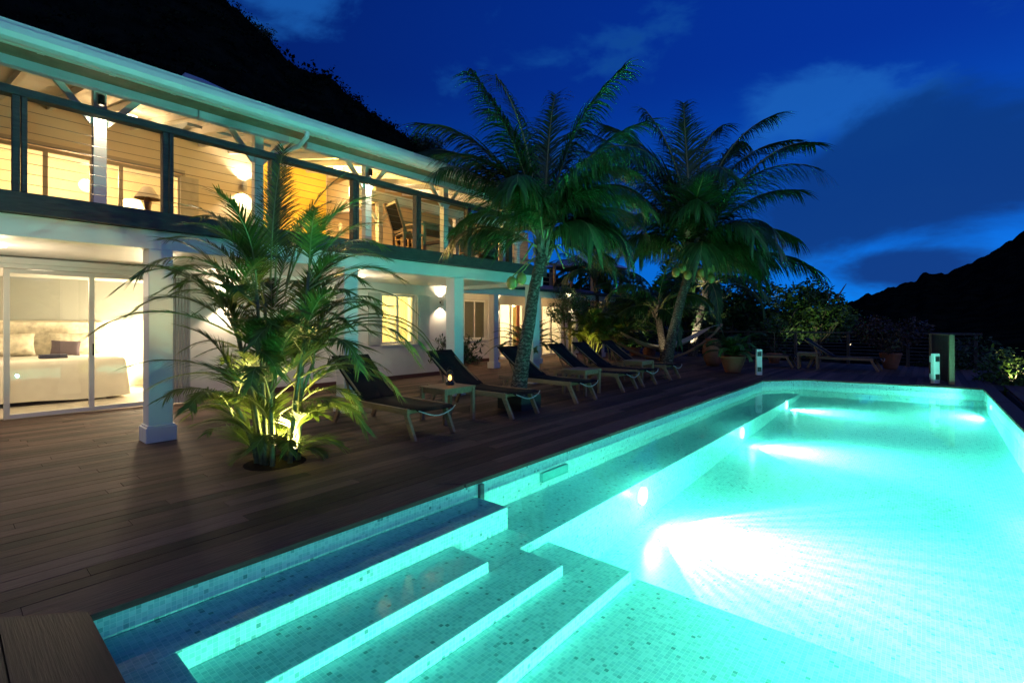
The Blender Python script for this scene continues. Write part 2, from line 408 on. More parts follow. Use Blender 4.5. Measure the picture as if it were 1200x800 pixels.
un = MB(); un.box(-4, .35, -1.6, 15, -.3, -.045); un.box(.35, 14.1, 3.42, 15, -.3, -.045); un.box(14.1, 22, 3.42, 15, -.3, -.045); un.prism([(15.1, 3.42), (22, 3.42), (22, -1.7), (15.72, -1.3), (15.2, 2.66)], -.3, -.045); un.box(.35, 15.6, -1.8, -1.33, -.3, -.045)
struct(un.build('deck_underlay', UNDER))
# ------------------------------------------------------------------ terrain
Fd = Vector((.7615, .6481)); Rd = Vector((.6481, -.7615))
TAB = [(-180, .3), (-100, .9), (-60, .95), (-46, .86), (-37, .75), (-29.9, .655), (-27, .60), (-24.4, .537), (-22.5, .515), (-20.5, .505), (-19, .475), (-17.4, .45), (-15.5, .43), (-13.7, .405), (-12, .385), (-10.5, .37), (-8.6, .345), (-7.4, .25), (-3, .17), (3, .11), (10, .06), (20, .035), (30, .02), (34.9, .036), (36.5, .05), (38.1, .063), (39.6, .078), (40.1, .090), (41, .092), (41.6, .088), (42.7, .104), (44, .125), (46.3, .168), (50, .22), (60, .26), (100, .2), (180, .3)]
def tabv(t):
    for (a, va), (b, vb) in zip(TAB, TAB[1:]):
        if a <= t <= b: return va + (vb - va) * (t - a) / (b - a)
    return .1
def ridge_r(t):
    if t < -9: return 120
    if t > 12: return 420
    s = (t + 9) / 21; return 120 + 300 * s * s * (3 - 2 * s)
ter = MB(); rows = []; NA = 620
angs = [-180 + 130 * i / 60 for i in range(60)] + [-50 + 100 * i / 480 for i in range(480)] + [50 + 130 * i / 60 for i in range(61)]
NR = 60
for t in angs:
    rr = ridge_r(t); zr = tabv(t) * rr * max(.25, math.cos(R(t))) + 1.5
    d = Fd * math.cos(R(t)) + Rd * math.sin(R(t))
    for j in range(NR + 1):
        s = j / NR
        r = 27 + (rr * 1.9 - 27) * s ** 1.25
        u = min(1, max(0, (r - 36) / (rr - 36)))
        g = u ** 1.15 if t < 12 else u * u * (3 - 2 * u)
        h = -3.2 + (zr + 3.2) * g
        if r > rr: h = zr - (r - rr) * .35
        p = Vector((d.x * r, d.y * r, 0))
        amp = min(1, u * 2) * (.022 if t < 12 else .012) * rr
        n = noise.fractal(p * (9 / rr), 1, 2.1, 4) * amp * .6 * (1 - .75 * max(0, 1 - abs(r - rr) / (rr * .12)))
        n += noise.fractal(p * (70 / rr), 1, 2.1, 3) * rr * .006 * min(1, u * 2)
        ter.v.append((d.x * r, d.y * r, h + n))
nc = NR + 1
for i in range(len(angs) - 1):
    for j in range(NR):
        ter.f.append((i * nc + j, i * nc + j + 1, (i + 1) * nc + j + 1, (i + 1) * nc + j)); ter.sm.append(False)
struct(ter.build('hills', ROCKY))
sb = MB(); rd = random.Random(77)
for i, t in enumerate(angs[:-1]):
    if not (-48 < t < -7): continue
    for q in range(13):
        j = int(rd.triangular(26, 45, 38)) if q < 7 else rd.randint(14, 36); k = min(len(angs) - 1, i + rd.choice((0, 1)))
        p = Vector(ter.v[k * nc + min(j, NR)]); s_ = rd.uniform(.5, 1.5) * (1 if rd.random() < .93 else 1.8); p += Vector((rd.uniform(-1, 1), rd.uniform(-1, 1), s_ * .1))
        for a in range(20):
            d = Vector((rd.gauss(0, 1), rd.gauss(0, 1), rd.gauss(0, .8))); c_ = p + d * s_ * .55; t_ = Vector((rd.uniform(-1, 1), rd.uniform(-1, 1), rd.uniform(-.6, 1))).normalized(); u_ = t_.cross(d).normalized()
            g_ = s_ * rd.uniform(.25, .55); sb.add([c_, c_ + t_ * g_ * .5 + u_ * g_ * .35, c_ + t_ * g_, c_ + t_ * g_ * .5 - u_ * g_ * .35], [(0, 1, 2, 3)])
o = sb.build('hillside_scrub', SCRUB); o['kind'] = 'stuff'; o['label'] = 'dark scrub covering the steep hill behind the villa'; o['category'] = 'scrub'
gd = MB(); gd.box(-1500, 1500, -1500, 1500, -3.6, -3.3); struct(gd.build('ground', GROUND))
gd = MB()
gd.add([(-6, 14.9, -.4), (34, 14.9, -.4), (44, 34, -.2), (-25, 34, -.2), (22, 14.9, -.4), (22, -2, -.9), (34, -9, -2.6), (22, -30, -3.3), (12, -1.9, -1.2), (12, -30, -3.3)],
       [(0, 1, 2, 3), (4, 5, 6, 1), (8, 9, 7, 5), (5, 7, 6)]); struct(gd.build('garden_ground', SOIL))
# ------------------------------------------------------------------ palms
def frond(mb, rb, p0, az, el, length, droop, nl=60, ll=.55, w=.028, hang=.5, twist=0, rr=.018, seg=14, la=48, start=.16):
    """one feather leaf: curved rachis (rb) with two rows of narrow leaflets (mb)"""
    p = Vector(p0); pts = [p.copy()]; tans = []
    ds = length / seg; e = el; a = az
    for i in range(seg):
        t = Vector((math.cos(e) * math.cos(a), math.cos(e) * math.sin(a), math.sin(e))); tans.append(t)
        p = p + t * ds; pts.append(p.copy())
        e -= droop / seg * (0.35 + 1.3 * (i / seg)); e = max(e, R(-86)); a += twist / seg
    tans.append(tans[-1])
    rb.tube(pts, [rr * (1 - .85 * i / seg) for i in range(seg + 1)], 5, caps=False)
    for k in range(nl):
        s = start + (1 - start) * (k + .5) / nl; f = s * seg; i = min(int(f), seg - 1); q = pts[i].lerp(pts[i + 1], f - i); t = tans[i].lerp(tans[i + 1], f - i).normalized()
        sd = t.cross(Vector((0, 0, 1)))
        if sd.length < .05: sd = Vector((math.sin(a), -math.cos(a), 0))
        sd.normalize(); up = sd.cross(t).normalized()
        prof = (.35 + .65 * math.sin(math.pi * min(1, (s * .95 + .12)) ** .8)) if s < .9 else .55
        L_ = ll * max(.25, prof) * random.uniform(.85, 1.1)
        for sg in (-1, 1):
            al = R(la + random.uniform(-7, 7)) * (1 - .35 * s)
            dv = (t * math.cos(al) + (sd * sg * .9 + up * random.uniform(.1, .35)) * math.sin(al)).normalized()
            wv = dv.cross(up); wv = (t - dv * t.dot(dv)).normalized() * w * .5
            q0 = q; vs = []; d = dv.copy(); hg = hang * random.uniform(.7, 1.4)
            ns = 3
            for m in range(ns + 1):
                ww = (1, 1.15, .8, .08)[m]
                vs += [q0 - wv * ww, q0 + wv * ww]
                d = (d + Vector((0, 0, -1)) * hg * .42).normalized(); q0 = q0 + d * L_ / ns
            mb.add(vs, [(2 * m, 2 * m + 1, 2 * m + 3, 2 * m + 2) for m in range(ns)])
def img_az(deg):    # 0 = towards the pool side (right), 90 = away from the viewer, 180 = towards the house front left
    v = Rd * math.cos(R(deg)) + Fd * math.sin(R(deg)); return math.atan2(v.y, v.x)
def coconut_palm(name, label, base, crown, r0, r1, fronds, ll=.75, w=.05, nuts=(), nl=70, bend=.12, leaf=LEAF_C, dead=4, group=None):
    T = thing(name, label, 'palm tree', base, group=group); b = Vector(base); c = Vector(crown) - b
    pts = []; rad = []
    for i in range(26):
        s = i / 25; q = Vector((c.x * (s ** 1.25), c.y * (s ** 1.25), c.z * s)); q += Vector((noise.noise(q * 1.1 + b) * .05, noise.noise(q * 1.3 - b) * .05, 0)) * s
        pts.append(q); rad.append(r1 + (r0 - r1) * (1 - s) ** 2.2 + .006 * (i % 2))
    pts.insert(0, Vector((0, 0, -.6))); rad.insert(0, r0 * 1.15)
    MB().tube(pts, rad, 14).build('trunk', TRUNK, T)
    lf = MB(); rb = MB()
    for az, el, ln, dr in fronds:
        a = img_az(az); o = Vector((math.cos(a), math.sin(a), 0)) * r1 * .6
        frond(lf, rb, c + o + Vector((0, 0, random.uniform(-.05, .15))), a, R(el), ln, R(dr), nl=nl, ll=ll, w=w, hang=random.uniform(.6, 1.35), twist=R(random.uniform(-34, 34)), rr=.026 * ln / 2.6, la=44, start=.16)
    for k in range(dead):
        a = img_az(k * 97 + 20); rb.tube([c + Vector((0, 0, -.1)), c + Vector((math.cos(a) * .25, math.sin(a) * .25, .05)), c + Vector((math.cos(a) * .5, math.sin(a) * .5, -.12 - .1 * k))], [.035, .022, .008], 6)
    cr = lf.build('crown', leaf, T); rb.build('leaf_stalks', RACH, T)
    hb = MB()
    for k in range(26):      # fibrous leaf bases wrapping the crown
        a = k * 2.4; z = -.32 + k * .02; hb.beam(c + Vector((math.cos(a) * r1 * .8, math.sin(a) * r1 * .8, z)), c + Vector((math.cos(a) * (r1 + .10), math.sin(a) * (r1 + .10), z + .28)), .07, .02, (math.cos(a), math.sin(a), 0))
    hb.build('leaf_bases', BARK, T)
    for n in nuts:
        m = MB(); m.ball((0, 0, 0), n[3] if len(n) > 3 else .10, 12, (1, 1, 1.22)); m.build('coconut', NUT, T, loc=tuple(Vector(n[:3]) - b))
        MB().tube([c + Vector((0, 0, -.1)), (c + Vector(n[:3]) - b) / 2 + Vector((0, 0, .06)), Vector(n[:3]) - b + Vector((0, 0, .1))], .012, 5).build('fruit_stalk', RACH, T)
    return T
def crownset(n, seed, lmin, lmax, emin=-5, emax=80):
    rd = random.Random(seed); o = []
    for i in range(n):
        s = (i + .5) / n; el = emax - (emax - emin) * s ** .9 + rd.uniform(-6, 6)
        o.append((i * 137.5 + rd.uniform(-14, 14), el, rd.uniform(lmin, lmax) * (1 if s > .15 else .8), 55 + 55 * s + rd.uniform(-8, 14)))
    return o
c1 = (7.15, 5.33, 2.86)
f1 = [(170, 62, 3.55, 80.75), (155, 46, 1.96, 100), (188, 34, 1.8, 95), (200, 55, 2.46, 88), (120, 78, 3.55, 52.699999999999996), (75, 84, 3.55, 38.25), (20, 72, 3.05, 66.3), (8, 55, 2.67, 95), (-10, 46, 1.96, 115), (-25, 31, 1.8, 125), (25, 36, 1.88, 120), (-50, 55, 2.26, 120), (240, 51, 2.26, 110), (290, 60, 2.88, 110), (90, 56, 2.67, 90), (50, 58, 2.92, 95), (-5, 21, 1.45, 120), (310, 31, 1.63, 120), (100, 66, 3.55, 51.0), (330, 68, 2.3, 95), (140, 83, 3.9, 40), (200, 80, 3.2, 60), (193, 71, 3.31, 74.75), (223, 64, 2.41, 82), (-2, 40, 1.67, 119), (263, 54, 2.1, 104), (73, 67, 2.72, 89), (333, 40, 1.51, 114), (353, 84, 3.44, 53.5), (30, 66, 2.9, 85)]
coconut_palm('coconut_palm', 'tall coconut palm in a black planter, two green coconuts hanging on its left', (6.62, 5.52, 0), c1, .165, .095, f1, .92, .025, [(6.60, 5.62, 2.20, .10), (6.73, 5.51, 2.28, .095)], 120)
c2_ = (15.6, 5.72, 3.5)
f2 = [(95, 86, 6.04, 39.6), (70, 75, 6.47, 52.8), (40, 66, 6.61, 66.0), (160, 72, 5.75, 70.4), (175, 52, 3.79, 95), (190, 39, 2.82, 100), (140, 60, 6.04, 85), (18, 52, 4.69, 62), (2, 34, 3.65, 70), (-15, 8, 3.65, 48), (12, 18, 3.16, 80), (-35, 39, 2.82, 115), (215, 54, 3.19, 110), (250, 60, 4.61, 115), (290, 62, 4.61, 105.6), (-60, 49, 2.99, 125), (120, 39, 3.16, 90), (60, 44, 3.32, 90), (270, 34, 2.16, 125), (110, 70, 6.18, 61.6), (30, 78, 6.18, 61.6), (320, 34, 2.32, 125), (5, 64, 6.61, 68.64), (150, 44, 2.99, 95), (118, 84, 5.62, 33.6), (183, 81, 5.35, 64.4), (163, 69, 5.62, 79), (8, 17, 3.4, 42), (238, 59, 3.12, 104), (-37, 54, 2.78, 119), (133, 79, 5.75, 55.6), (28, 73, 6.15, 62.64)]
nuts2 = [(15.6 + dx, 5.72 + dy, 3.5 - dz, .13) for dx, dy, dz in ((-.35, .2, .28), (-.3, .05, .5), (-.12, -.32, .45), (.1, -.4, .3), (.3, -.42, .5), (.42, -.42, .3), (.2, -.5, .62), (-.5, .35, .42))]
coconut_palm('coconut_palm', 'leaning coconut palm with a cluster of many green coconuts, beside the last lounger of six', (15.25, 6.45, 0), c2_, .19, .125, f2, 1.5, .037, nuts2, 130)
coconut_palm('coconut_palm', 'short palm with a pale uplit ringed trunk right behind the leaning coconut palm', (18.0, 7.68, 0), (17.8, 7.9, 2.0), .15, .12, crownset(16, 5, 2.4, 3.2, 0, 82), .75, .05, (), 60)
coconut_palm('coconut_palm', 'palm beyond the deck fence with a glaring floodlit trunk above the hammock', (22.75, 8.42, -.5), (23.35, 7.85, 3.3), .22, .17, crownset(16, 9, 2.8, 3.6, -5, 75), .8, .055, (), 50)
coconut_palm('coconut_palm', 'dark drooping palm in front of the far pavilion, left of the short palm', (18.6, 10.9, 0), (18.3, 10.9, 3.6), .13, .10, crownset(15, 12, 2.2, 3.0, -12, 70), .7, .05, (), 50)
def areca(label, loc, n, hmin, hmax, spread, fl, seed, nl=44, ll=.42, w=.02, per=(4, 6), explicit=()):
    T = thing('areca_palm', label, 'palm', loc); rd = random.Random(seed); lf = MB(); rb = MB()
    for i in range(n):
        a = img_az(i * 137.5 + rd.uniform(-20, 20)); h = hmin + (hmax - hmin) * (1 - (i / n)) ** 1.0 * rd.uniform(.85, 1.08)
        r = .05 + .2 * rd.random(); le = spread * (.25 + .75 * i / n) * rd.uniform(.6, 1.2)
        b = Vector((math.cos(a) * r, math.sin(a) * r, -.03)); pts = []
        for k in range(9):
            s = k / 8; pts.append(b + Vector((math.cos(a) * le * h * s ** 1.5, math.sin(a) * le * h * s ** 1.5, h * s)))
        MB().tube(pts, [.028 - .012 * k / 8 for k in range(9)], 8).build('stem', CANE, T)
        top = pts[-1]; m = rd.randint(*per)
        for j in range(m):
            aa = a + rd.uniform(-2.4, 2.4) if j else a
            el = R(80 - 52 * j / m + rd.uniform(-8, 8))
            frond(lf, rb, top + Vector((0, 0, -.04 * j)), aa, el, fl * rd.uniform(.75, 1.1), R(rd.uniform(70, 125)), nl=nl, ll=ll, w=w, hang=rd.uniform(.15, .45), twist=R(rd.uniform(-20, 20)), rr=.011, la=50, start=.2)
    for (p, az, el, ln, dr) in explicit:
        frond(lf, rb, p, img_az(az), R(el), ln, R(dr), nl=nl, ll=ll, w=w, hang=.3, rr=.012, la=50, start=.2)
    lf.build('crown', LEAF_A, T); rb.build('leaf_stalks', RACH, T)
    return T
A = areca('big clumping areca palm lit from its foot, growing through the deck before the glass doors', (2.36, 5.35, 0), 13, .6, 2.0, .31, 1.2, 23, nl=58, ll=.32, w=.0115, per=(5, 6),
          explicit=[((.0, 0, 1.9), 100, 84, 1.5, 35), ((.1, 0, 1.8), 20, 76, 1.4, 70), ((-.1, .1, 1.9), 160, 72, 1.3, 90), ((0, 0, 1.5), 172, 55, 1.4, 110), ((0, 0, 1.3), 5, 50, 1.7, 110), ((.1, 0, 1.0), 0, 42, 1.7, 120), ((0, 0, .5), -20, 30, 1.3, 100), ((0, 0, .4), 200, 45, .9, 100), ((0, 0, .7), -8, 40, 1.6, 115), ((0, 0, 1.7), 60, 80, 1.5, 60), ((-.05, 0, 1.95), 95, 86, 1.6, 30), ((.12, 0, 1.9), 40, 80, 1.5, 45)] + [((math.cos(k * 2.4) * .16, math.sin(k * 2.4) * .16, .05 + .035 * (k % 9)), k * 137.5, 42 + 5 * (k % 8), .62 + .07 * (k % 5), 95) for k in range(15)] + [((math.cos(k * .7) * .15, math.sin(k * .7) * .15, .03), k * 110, 38, .42, 110) for k in range(3)] + [((.15, -.1, .9 + .1 * k), -18 + 9 * k, 52 - 4 * k, 1.75, 120) for k in range(4)])
MB().lathe([(0, .012), (.27, .014), (.31, .0), (.31, -.03)], n=20).build('soil_bed', SOIL, A)
B = areca('yellow-lit areca palm standing before the far veranda posts, behind the row of loungers', (15.8, 9.6, 0), 10, .5, 1.5, .4, 1.3, 33, nl=34, ll=.4, w=.03, per=(4, 5))
B2 = areca('low arching palm with long curved fronds between the veranda and the hammock', (17.6, 9.6, 0), 8, .6, 1.6, .45, 1.6, 35, nl=34, ll=.42, w=.032, per=(3, 5))
# ------------------------------------------------------------------ broad-leaved plants
def leaves(mb, c, rad, n, size, rd, flat=.8, hole=.35):
    c = Vector(c)
    for i in range(n):
        while True:
            d = Vector((rd.uniform(-1, 1), rd.uniform(-1, 1), rd.uniform(-1, 1)))
            if .25 < d.length < 1: break
        d = d * (d.length ** -.45)
        q = c + Vector((d.x * rad[0], d.y * rad[1], d.z * rad[2]))
        if noise.noise(q * (1.6 / max(rad))) < -hole * .5: continue
        t = Vector((rd.uniform(-1, 1), rd.uniform(-1, 1), rd.uniform(-.9, .4))).normalized(); u = t.cross(Vector((rd.uniform(-1, 1), rd.uniform(-1, 1), rd.uniform(-1, 1)))).normalized()
        s = size * rd.uniform(.6, 1.3)
        mb.add([q, q + t * s * .5 + u * s * .22, q + t * s, q + t * s * .5 - u * s * .22], [(0, 1, 2, 3)])
def tree(name, label, loc, h, w, seed, leafm=LEAF_D, size=.22, n=4200, blobs=9, trunk=.12, cat='tree', group=None, low=.35, stems=1):
    T = thing(name, label, cat, loc, group=group); rd = random.Random(seed); tk = MB(); lf = MB()
    for s_ in range(stems):
        ox = rd.uniform(-.3, .3) * (stems > 1); oy = rd.uniform(-.3, .3) * (stems > 1)
        tk.tube([(ox * .3, oy * .3, -.5), (ox, oy, h * .3), (ox * 1.8 + rd.uniform(-.1, .1) * w, oy * 1.8, h * .62)], [trunk, trunk * .8, trunk * .45], 8)
        for k in range(6):
            a = rd.uniform(0, 6.28); z = h * rd.uniform(.25, .55)
            tk.tube([(ox, oy, z), (ox + math.cos(a) * w * .22, oy + math.sin(a) * w * .22, z + h * .16), (ox + math.cos(a) * w * .38, oy + math.sin(a) * w * .38, z + h * .32)], [trunk * .4, trunk * .25, trunk * .08], 6)
    for b in range(blobs):
        a = b * 2.4 + rd.uniform(-.5, .5); rr = w * .5 * math.sqrt((b + .3) / blobs) * .72
        z = h * (low + (1 - low) * rd.uniform(.15, .86) * (1 - .35 * rr / w))
        s = w * rd.uniform(.17, .27)
        leaves(lf, (math.cos(a) * rr, math.sin(a) * rr, z), (s, s, s * .8), n // blobs, size, rd)
    tk.build('trunk', BARK, T); lf.build('crown', leafm, T); return T
G = 'trees beyond the deck fence'
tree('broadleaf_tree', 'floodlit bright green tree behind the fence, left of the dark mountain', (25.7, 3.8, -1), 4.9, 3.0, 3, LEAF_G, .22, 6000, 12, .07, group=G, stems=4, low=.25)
tree('broadleaf_tree', 'dark rounded tree directly behind the big potted fern', (25.8, 9.6, -1), 6.4, 4.6, 4, LEAF_D, .26, 6500, 12, .14, group=G, low=.12)
tree('broadleaf_tree', 'dark low tree filling the gap right of the floodlit palm trunk', (24.6, 7.2, -1), 5.6, 4.2, 5, LEAF_D, .24, 5500, 10, .12, group=G, low=.1)
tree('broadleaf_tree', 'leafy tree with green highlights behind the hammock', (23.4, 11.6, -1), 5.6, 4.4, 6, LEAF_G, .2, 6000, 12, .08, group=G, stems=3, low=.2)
tree('broadleaf_tree', 'dark tree standing behind the short palm at the far end of the deck', (26.5, 14.5, -.8), 6.6, 5.0, 8, LEAF_D, .26, 6000, 12, .14, group=G, low=.1)
tree('broadleaf_tree', 'dark shrubby tree behind the far sun loungers, below the drooping palm frond', (25.2, 5.6, -1.4), 5.4, 3.8, 14, LEAF_D, .22, 5000, 10, .1, group=G, low=.1)
tree('flowering_shrub', 'small-leaved pale-stemmed shrub against the veranda beside the far wall lamp', (15.7, 10.5, 0), 3.3, 1.9, 9, LEAF_O, .09, 5200, 11, .035, 'shrub', stems=4, low=.45)
H = 'shrubs below the right edge of the deck'
for i, (x, y_, z, h, w, lab) in enumerate(((17.6, -1.9, -1.2, 2.35, 2.2, 'shrub with yellow lit tips peering over the wooden screen'), (15.6, -3.2, -1.5, 2.4, 2.4, 'low dark shrub just beyond the screen at the right rim of the pool'), (20.5, -3.2, -1.5, 2.6, 2.8, 'dark shrub further down behind the lit shrub tips'), (13.0, -3.6, -1.6, 2.1, 2.6, 'low dark shrub at the right margin of the photo beside the pool'), (17.8, -5.2, -1.8, 2.9, 2.6, 'dark shrub with one bare pale twig at the foot of the mountain'), (21.9, -.6, -1.0, 2.3, 2.0, 'shrub between the bronze potted shrub and the wooden screen'))):
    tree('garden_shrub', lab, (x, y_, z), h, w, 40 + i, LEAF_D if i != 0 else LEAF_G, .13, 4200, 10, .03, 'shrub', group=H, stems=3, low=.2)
for i, (t, r, s, lab) in enumerate(((-26.9, 118, 4, 'lone bushy tree on the crest of the hill above the villa roof'), (-9.0, 112, 6, 'rounded dark tree at the low end of the ridge'), (-10.3, 114, 6, 'dark tree next to the end of the ridge, nearer the roof'))):
    d = Fd * math.cos(R(t)) + Rd * math.sin(R(t)); zr = tabv(t) * 120 * math.cos(R(t))
    tree('ridge_tree', lab, (d.x * r, d.y * r, zr - s * .75), s * 1.1, s * 1.2, 60 + i, LEAF_D, s * .1, 1400, 9, .2, group='trees on the hill crest', low=.2)
# ------------------------------------------------------------------ pots
def pot(name, label, loc, prof, m, cat='plant pot'):
    T = thing(name, label, cat, loc)
    MB().lathe(prof, n=28).build('pot', m, T)
    r, z = prof[-1]; MB().lathe([(0, z - .05), (r * .93, z - .05)], n=20).build('soil', SOIL, T)
    return T, z
BOWL = lambda r, h: [(0, 0), (r * .55, 0), (r * .60, .02), (r * .82, h * .5), (r * .97, h * .85), (r * 1.02, h * .9), (r * 1.02, h), (r * .93, h), (r * .9, h * .9)]
URN = lambda r, h: [(0, 0), (r * .55, 0), (r * .8, h * .2), (r, h * .5), (r * .9, h * .75), (r * .6, h * .9), (r * .72, h), (r * .6, h), (r * .55, h * .9)]
T, z = pot('potted_fern', 'wide terracotta bowl pot with arching fern-like palm leaves near the far left pool corner', (15.55, 4.5, 0), BOWL(.36, .50), TERRA)
lf = MB(); rb = MB()
for k in range(22):
    frond(lf, rb, (0, 0, .46), k * 2.4, R(78 - 2.2 * k), random.uniform(.9, 1.25), R(100), nl=26, ll=.26, w=.05, hang=.5, rr=.012, start=.12)
lf.build('foliage', LEAF_C, T); rb.build('leaf_stalks', RACH, T)
T, z = pot('potted_plant', 'large upright terracotta urn standing close behind the wide bowl pot', (17.6, 5.75, 0), URN(.36, .95), TERRA)
T, z = pot('potted_plant', 'round terracotta urn with a narrow neck below the hammock', (19.2, 8.85, 0), URN(.27, .55), TERRA)
T, z = pot('potted_plant', 'small terracotta pot with a bushy plant behind the left end of the hammock', (20.6, 10.2, 0), BOWL(.28, .40), TERRA)
lf = MB(); leaves(lf, (0, 0, .75), (.5, .5, .38), 1400, .13, random.Random(3)); lf.build('foliage', LEAF_D, T)
T, z = pot('potted_plant', 'terracotta pot with a bronze-leaved bush beyond the far end of the pool', (20.1, .95, 0), BOWL(.30, .52), TERRA)
lf = MB()
for q in range(7): leaves(lf, (math.cos(q * 2.4) * .55, math.sin(q * 2.4) * .55, .95 + .16 * (q % 4)), (.5, .5, .4), 520, .12, random.Random(q))
lf.build('foliage', LEAF_B, T); s = MB()
for q in range(5): s.tube([(0, 0, .4), (math.cos(q * 1.3) * .2, math.sin(q * 1.3) * .2, .8), (math.cos(q * 1.3) * .5, math.sin(q * 1.3) * .5, 1.2)], [.02, .015, .008], 5)
s.build('stem', BARK, T)
T, z = pot('potted_plant', 'small clay pot with a thin single stem between the two far loungers', (20.3, 4.4, 0), BOWL(.26, .36), TERRA)
s = MB(); s.tube([(0, 0, .3), (.03, 0, .9), (.0, .03, 1.35)], [.02, .015, .01], 6); s.build('stem', BARK, T)
lf = MB(); leaves(lf, (0, 0, 1.45), (.4, .4, .28), 500, .13, random.Random(8)); lf.build('foliage', LEAF_D, T)
T, z = pot('potted_cycad', 'spiky cycad in a dark pot behind the palm trunk, before the far glass doors', (10.05, 8.0, 0), BOWL(.25, .42), TERRAD)
lf = MB(); rb = MB(); s = MB(); s.tube([(0, 0, .3), (0, 0, .80)], [.09, .10], 10); s.build('stem', BARK, T)
for k in range(24): frond(lf, rb, (0, 0, .80), k * 2.4, R(72 - 2.3 * k), random.uniform(1.0, 1.25), R(80), nl=46, ll=.19, w=.018, hang=.1, rr=.012, start=.1, la=62)
lf.build('foliage', LEAF_A, T); rb.build('leaf_stalks', RACH, T)
T, z = pot('potted_oleander', 'bushy narrow-leaved shrub in a dark pot behind the lounger by the lantern', (8.75, 9.3, 0), BOWL(.25, .36), TERRAD)
lf = MB(); s = MB(); rd = random.Random(11)
for k in range(46):
    a = rd.uniform(0, 6.28); le = rd.uniform(.15, .75); tp = Vector((math.cos(a) * le, math.sin(a) * le, rd.uniform(.55, 1.3) - le * .3)); s.tube([(0, 0, .3), tp * .5 + Vector((0, 0, .25)), tp], [.01, .008, .004], 5)
    for j in range(26):
        q = Vector((0, 0, .3)).lerp(tp, .4 + .6 * j / 26) + Vector((0, 0, .12 * math.sin(math.pi * (.4 + .6 * j / 26)))); d = Vector((rd.uniform(-1, 1), rd.uniform(-1, 1), rd.uniform(-.3, .9))).normalized(); u = d.cross(Vector((0, 0, 1))).normalized() * .024; ln = rd.uniform(.12, .2)
        lf.add([q - u * .3, q + d * ln * .5 - u, q + d * ln, q + d * ln * .5 + u], [(0, 1, 2, 3)])
lf.build('foliage', LEAF_O, T); s.build('stem', BARK, T)
pb = thing('planter_box', 'square black planter around the foot of the first coconut palm', 'planter', (6.66, 5.5, 0))
m = MB()
for a in ((-.27, .27, -.27, -.235), (-.27, .27, .235, .27), (-.27, -.235, -.235, .235), (.235, .27, -.235, .235)): m.box(*a, .002, .24)
m.build('side_boards', BLK, pb); MB().box(-.235, .235, -.235, .235, .12, .2).build('soil', SOIL, pb)
# ------------------------------------------------------------------ villa
V = thing('villa', 'two-storey white villa with a lit balcony and square white columns along the wooden deck', 'house', (4, 10.7, 0))
def vb(name, m, mtl, bev=0, par=None): return m.build(name, mtl, par or V, world=True, bevel=bev)
# ground-floor wall with openings: glass doors X .70-2.66, window X 7.5-8.55
YW = 10.7
m = MB()
def wallseg(m, x0, x1, z0, z1, y=YW, t=.22): m.box(x0, x1, y, y + t, z0, z1)
wallseg(m, -4, .55, 0, 2.56); wallseg(m, .55, 3.1, 2.44, 2.56); wallseg(m, 3.1, 7.42, 0, 2.56); wallseg(m, 7.42, 8.5, 0, .93); wallseg(m, 7.42, 8.5, 2.26, 2.56); wallseg(m, 8.5, 9.8, 0, 2.56)
m.box(9.58, 9.8, YW + .22, 13.2, 0, 2.85)
vb('wall', m, WALL)
m = MB(); m.box(3.1, 9.8, YW - .022, YW - .002, .002, .11); vb('skirting', m, mat('dark_skirting', (.10, .04, .03), .5))
m = MB(); m.box(-4, 9.86, 7.66, YW + .2, 2.52, 2.60); vb('ceiling', m, W)
m = MB(); m.box(-4, 9.9, 7.40, 7.655, 2.42, 2.655); m.box(9.60, 9.86, 7.655, YW, 2.42, 2.60); vb('beam', m, W, .006)
m = MB()
for a in ((-4, .2), (.203, 3.6), (3.603, 6.74), (6.743, 9.95)): m.box(a[0], a[1], 7.31, 7.395, 2.66, 2.885)
m.box(9.905, 9.98, 7.40, 13, 2.66, 2.885); vb('balcony_fascia', m, DARKW, .006)
m = MB()
yy = 7.40
while yy < 12.5: m.box(-4, 9.90, yy, yy + .135, 2.84, 2.875); yy += .141
m.box(-4, 9.9, 7.4, 12.5, 2.66, 2.835); vb('balcony_floor', m, DARKW)
for x in (-.72, 1.84, 4.52, 7.0, 9.62):
    c = MB(); c.box(x - .13, x + .13, 7.39, 7.65, .002, 2.42); col = vb('column', c, W, .008)
    b = MB(); b.box(x - .165, x + .165, 7.355, 7.685, .003, .19); b.box(x - .148, x + .148, 7.372, 7.668, .19, .215); vb('column_base', b, W, .006, col)
# balcony railing
pxs = [-.76 - 1.333, -.76, .57, 1.9, 3.24, 4.57, 5.9, 7.24, 8.57, 9.86]
for x in pxs: vb('rail_post', MB().box(x - .055, x + .005, 7.33, 7.45, 2.89, 3.9).box(x + .015, x + .06, 7.33, 7.45, 2.89, 3.9), DARKW, .004)
for y_ in (9.0, 10.6, 12.2): vb('rail_post', MB().box(9.84, 9.94, y_ - .05, y_ + .05, 2.89, 3.9), DARKW, .004)
vb('top_rail', MB().box(-4, 9.96, 7.32, 7.46, 3.902, 3.99).box(9.82, 9.96, 7.465, 12.4, 3.902, 3.99), DARKW, .006)
cb = MB()
for k in range(8):
    z = 2.99 + k * .112
    for a, b in zip(pxs, pxs[1:]):
        sag = .004; cb.tube([(a, 7.39, z), ((a + b) / 2, 7.39, z - sag), (b, 7.39, z)], .0035, 5, False)
    cb.tube([(9.89, 7.4, z), (9.89, 12.2, z)], .0035, 5, False)
vb('rail_cables', cb, STEEL)
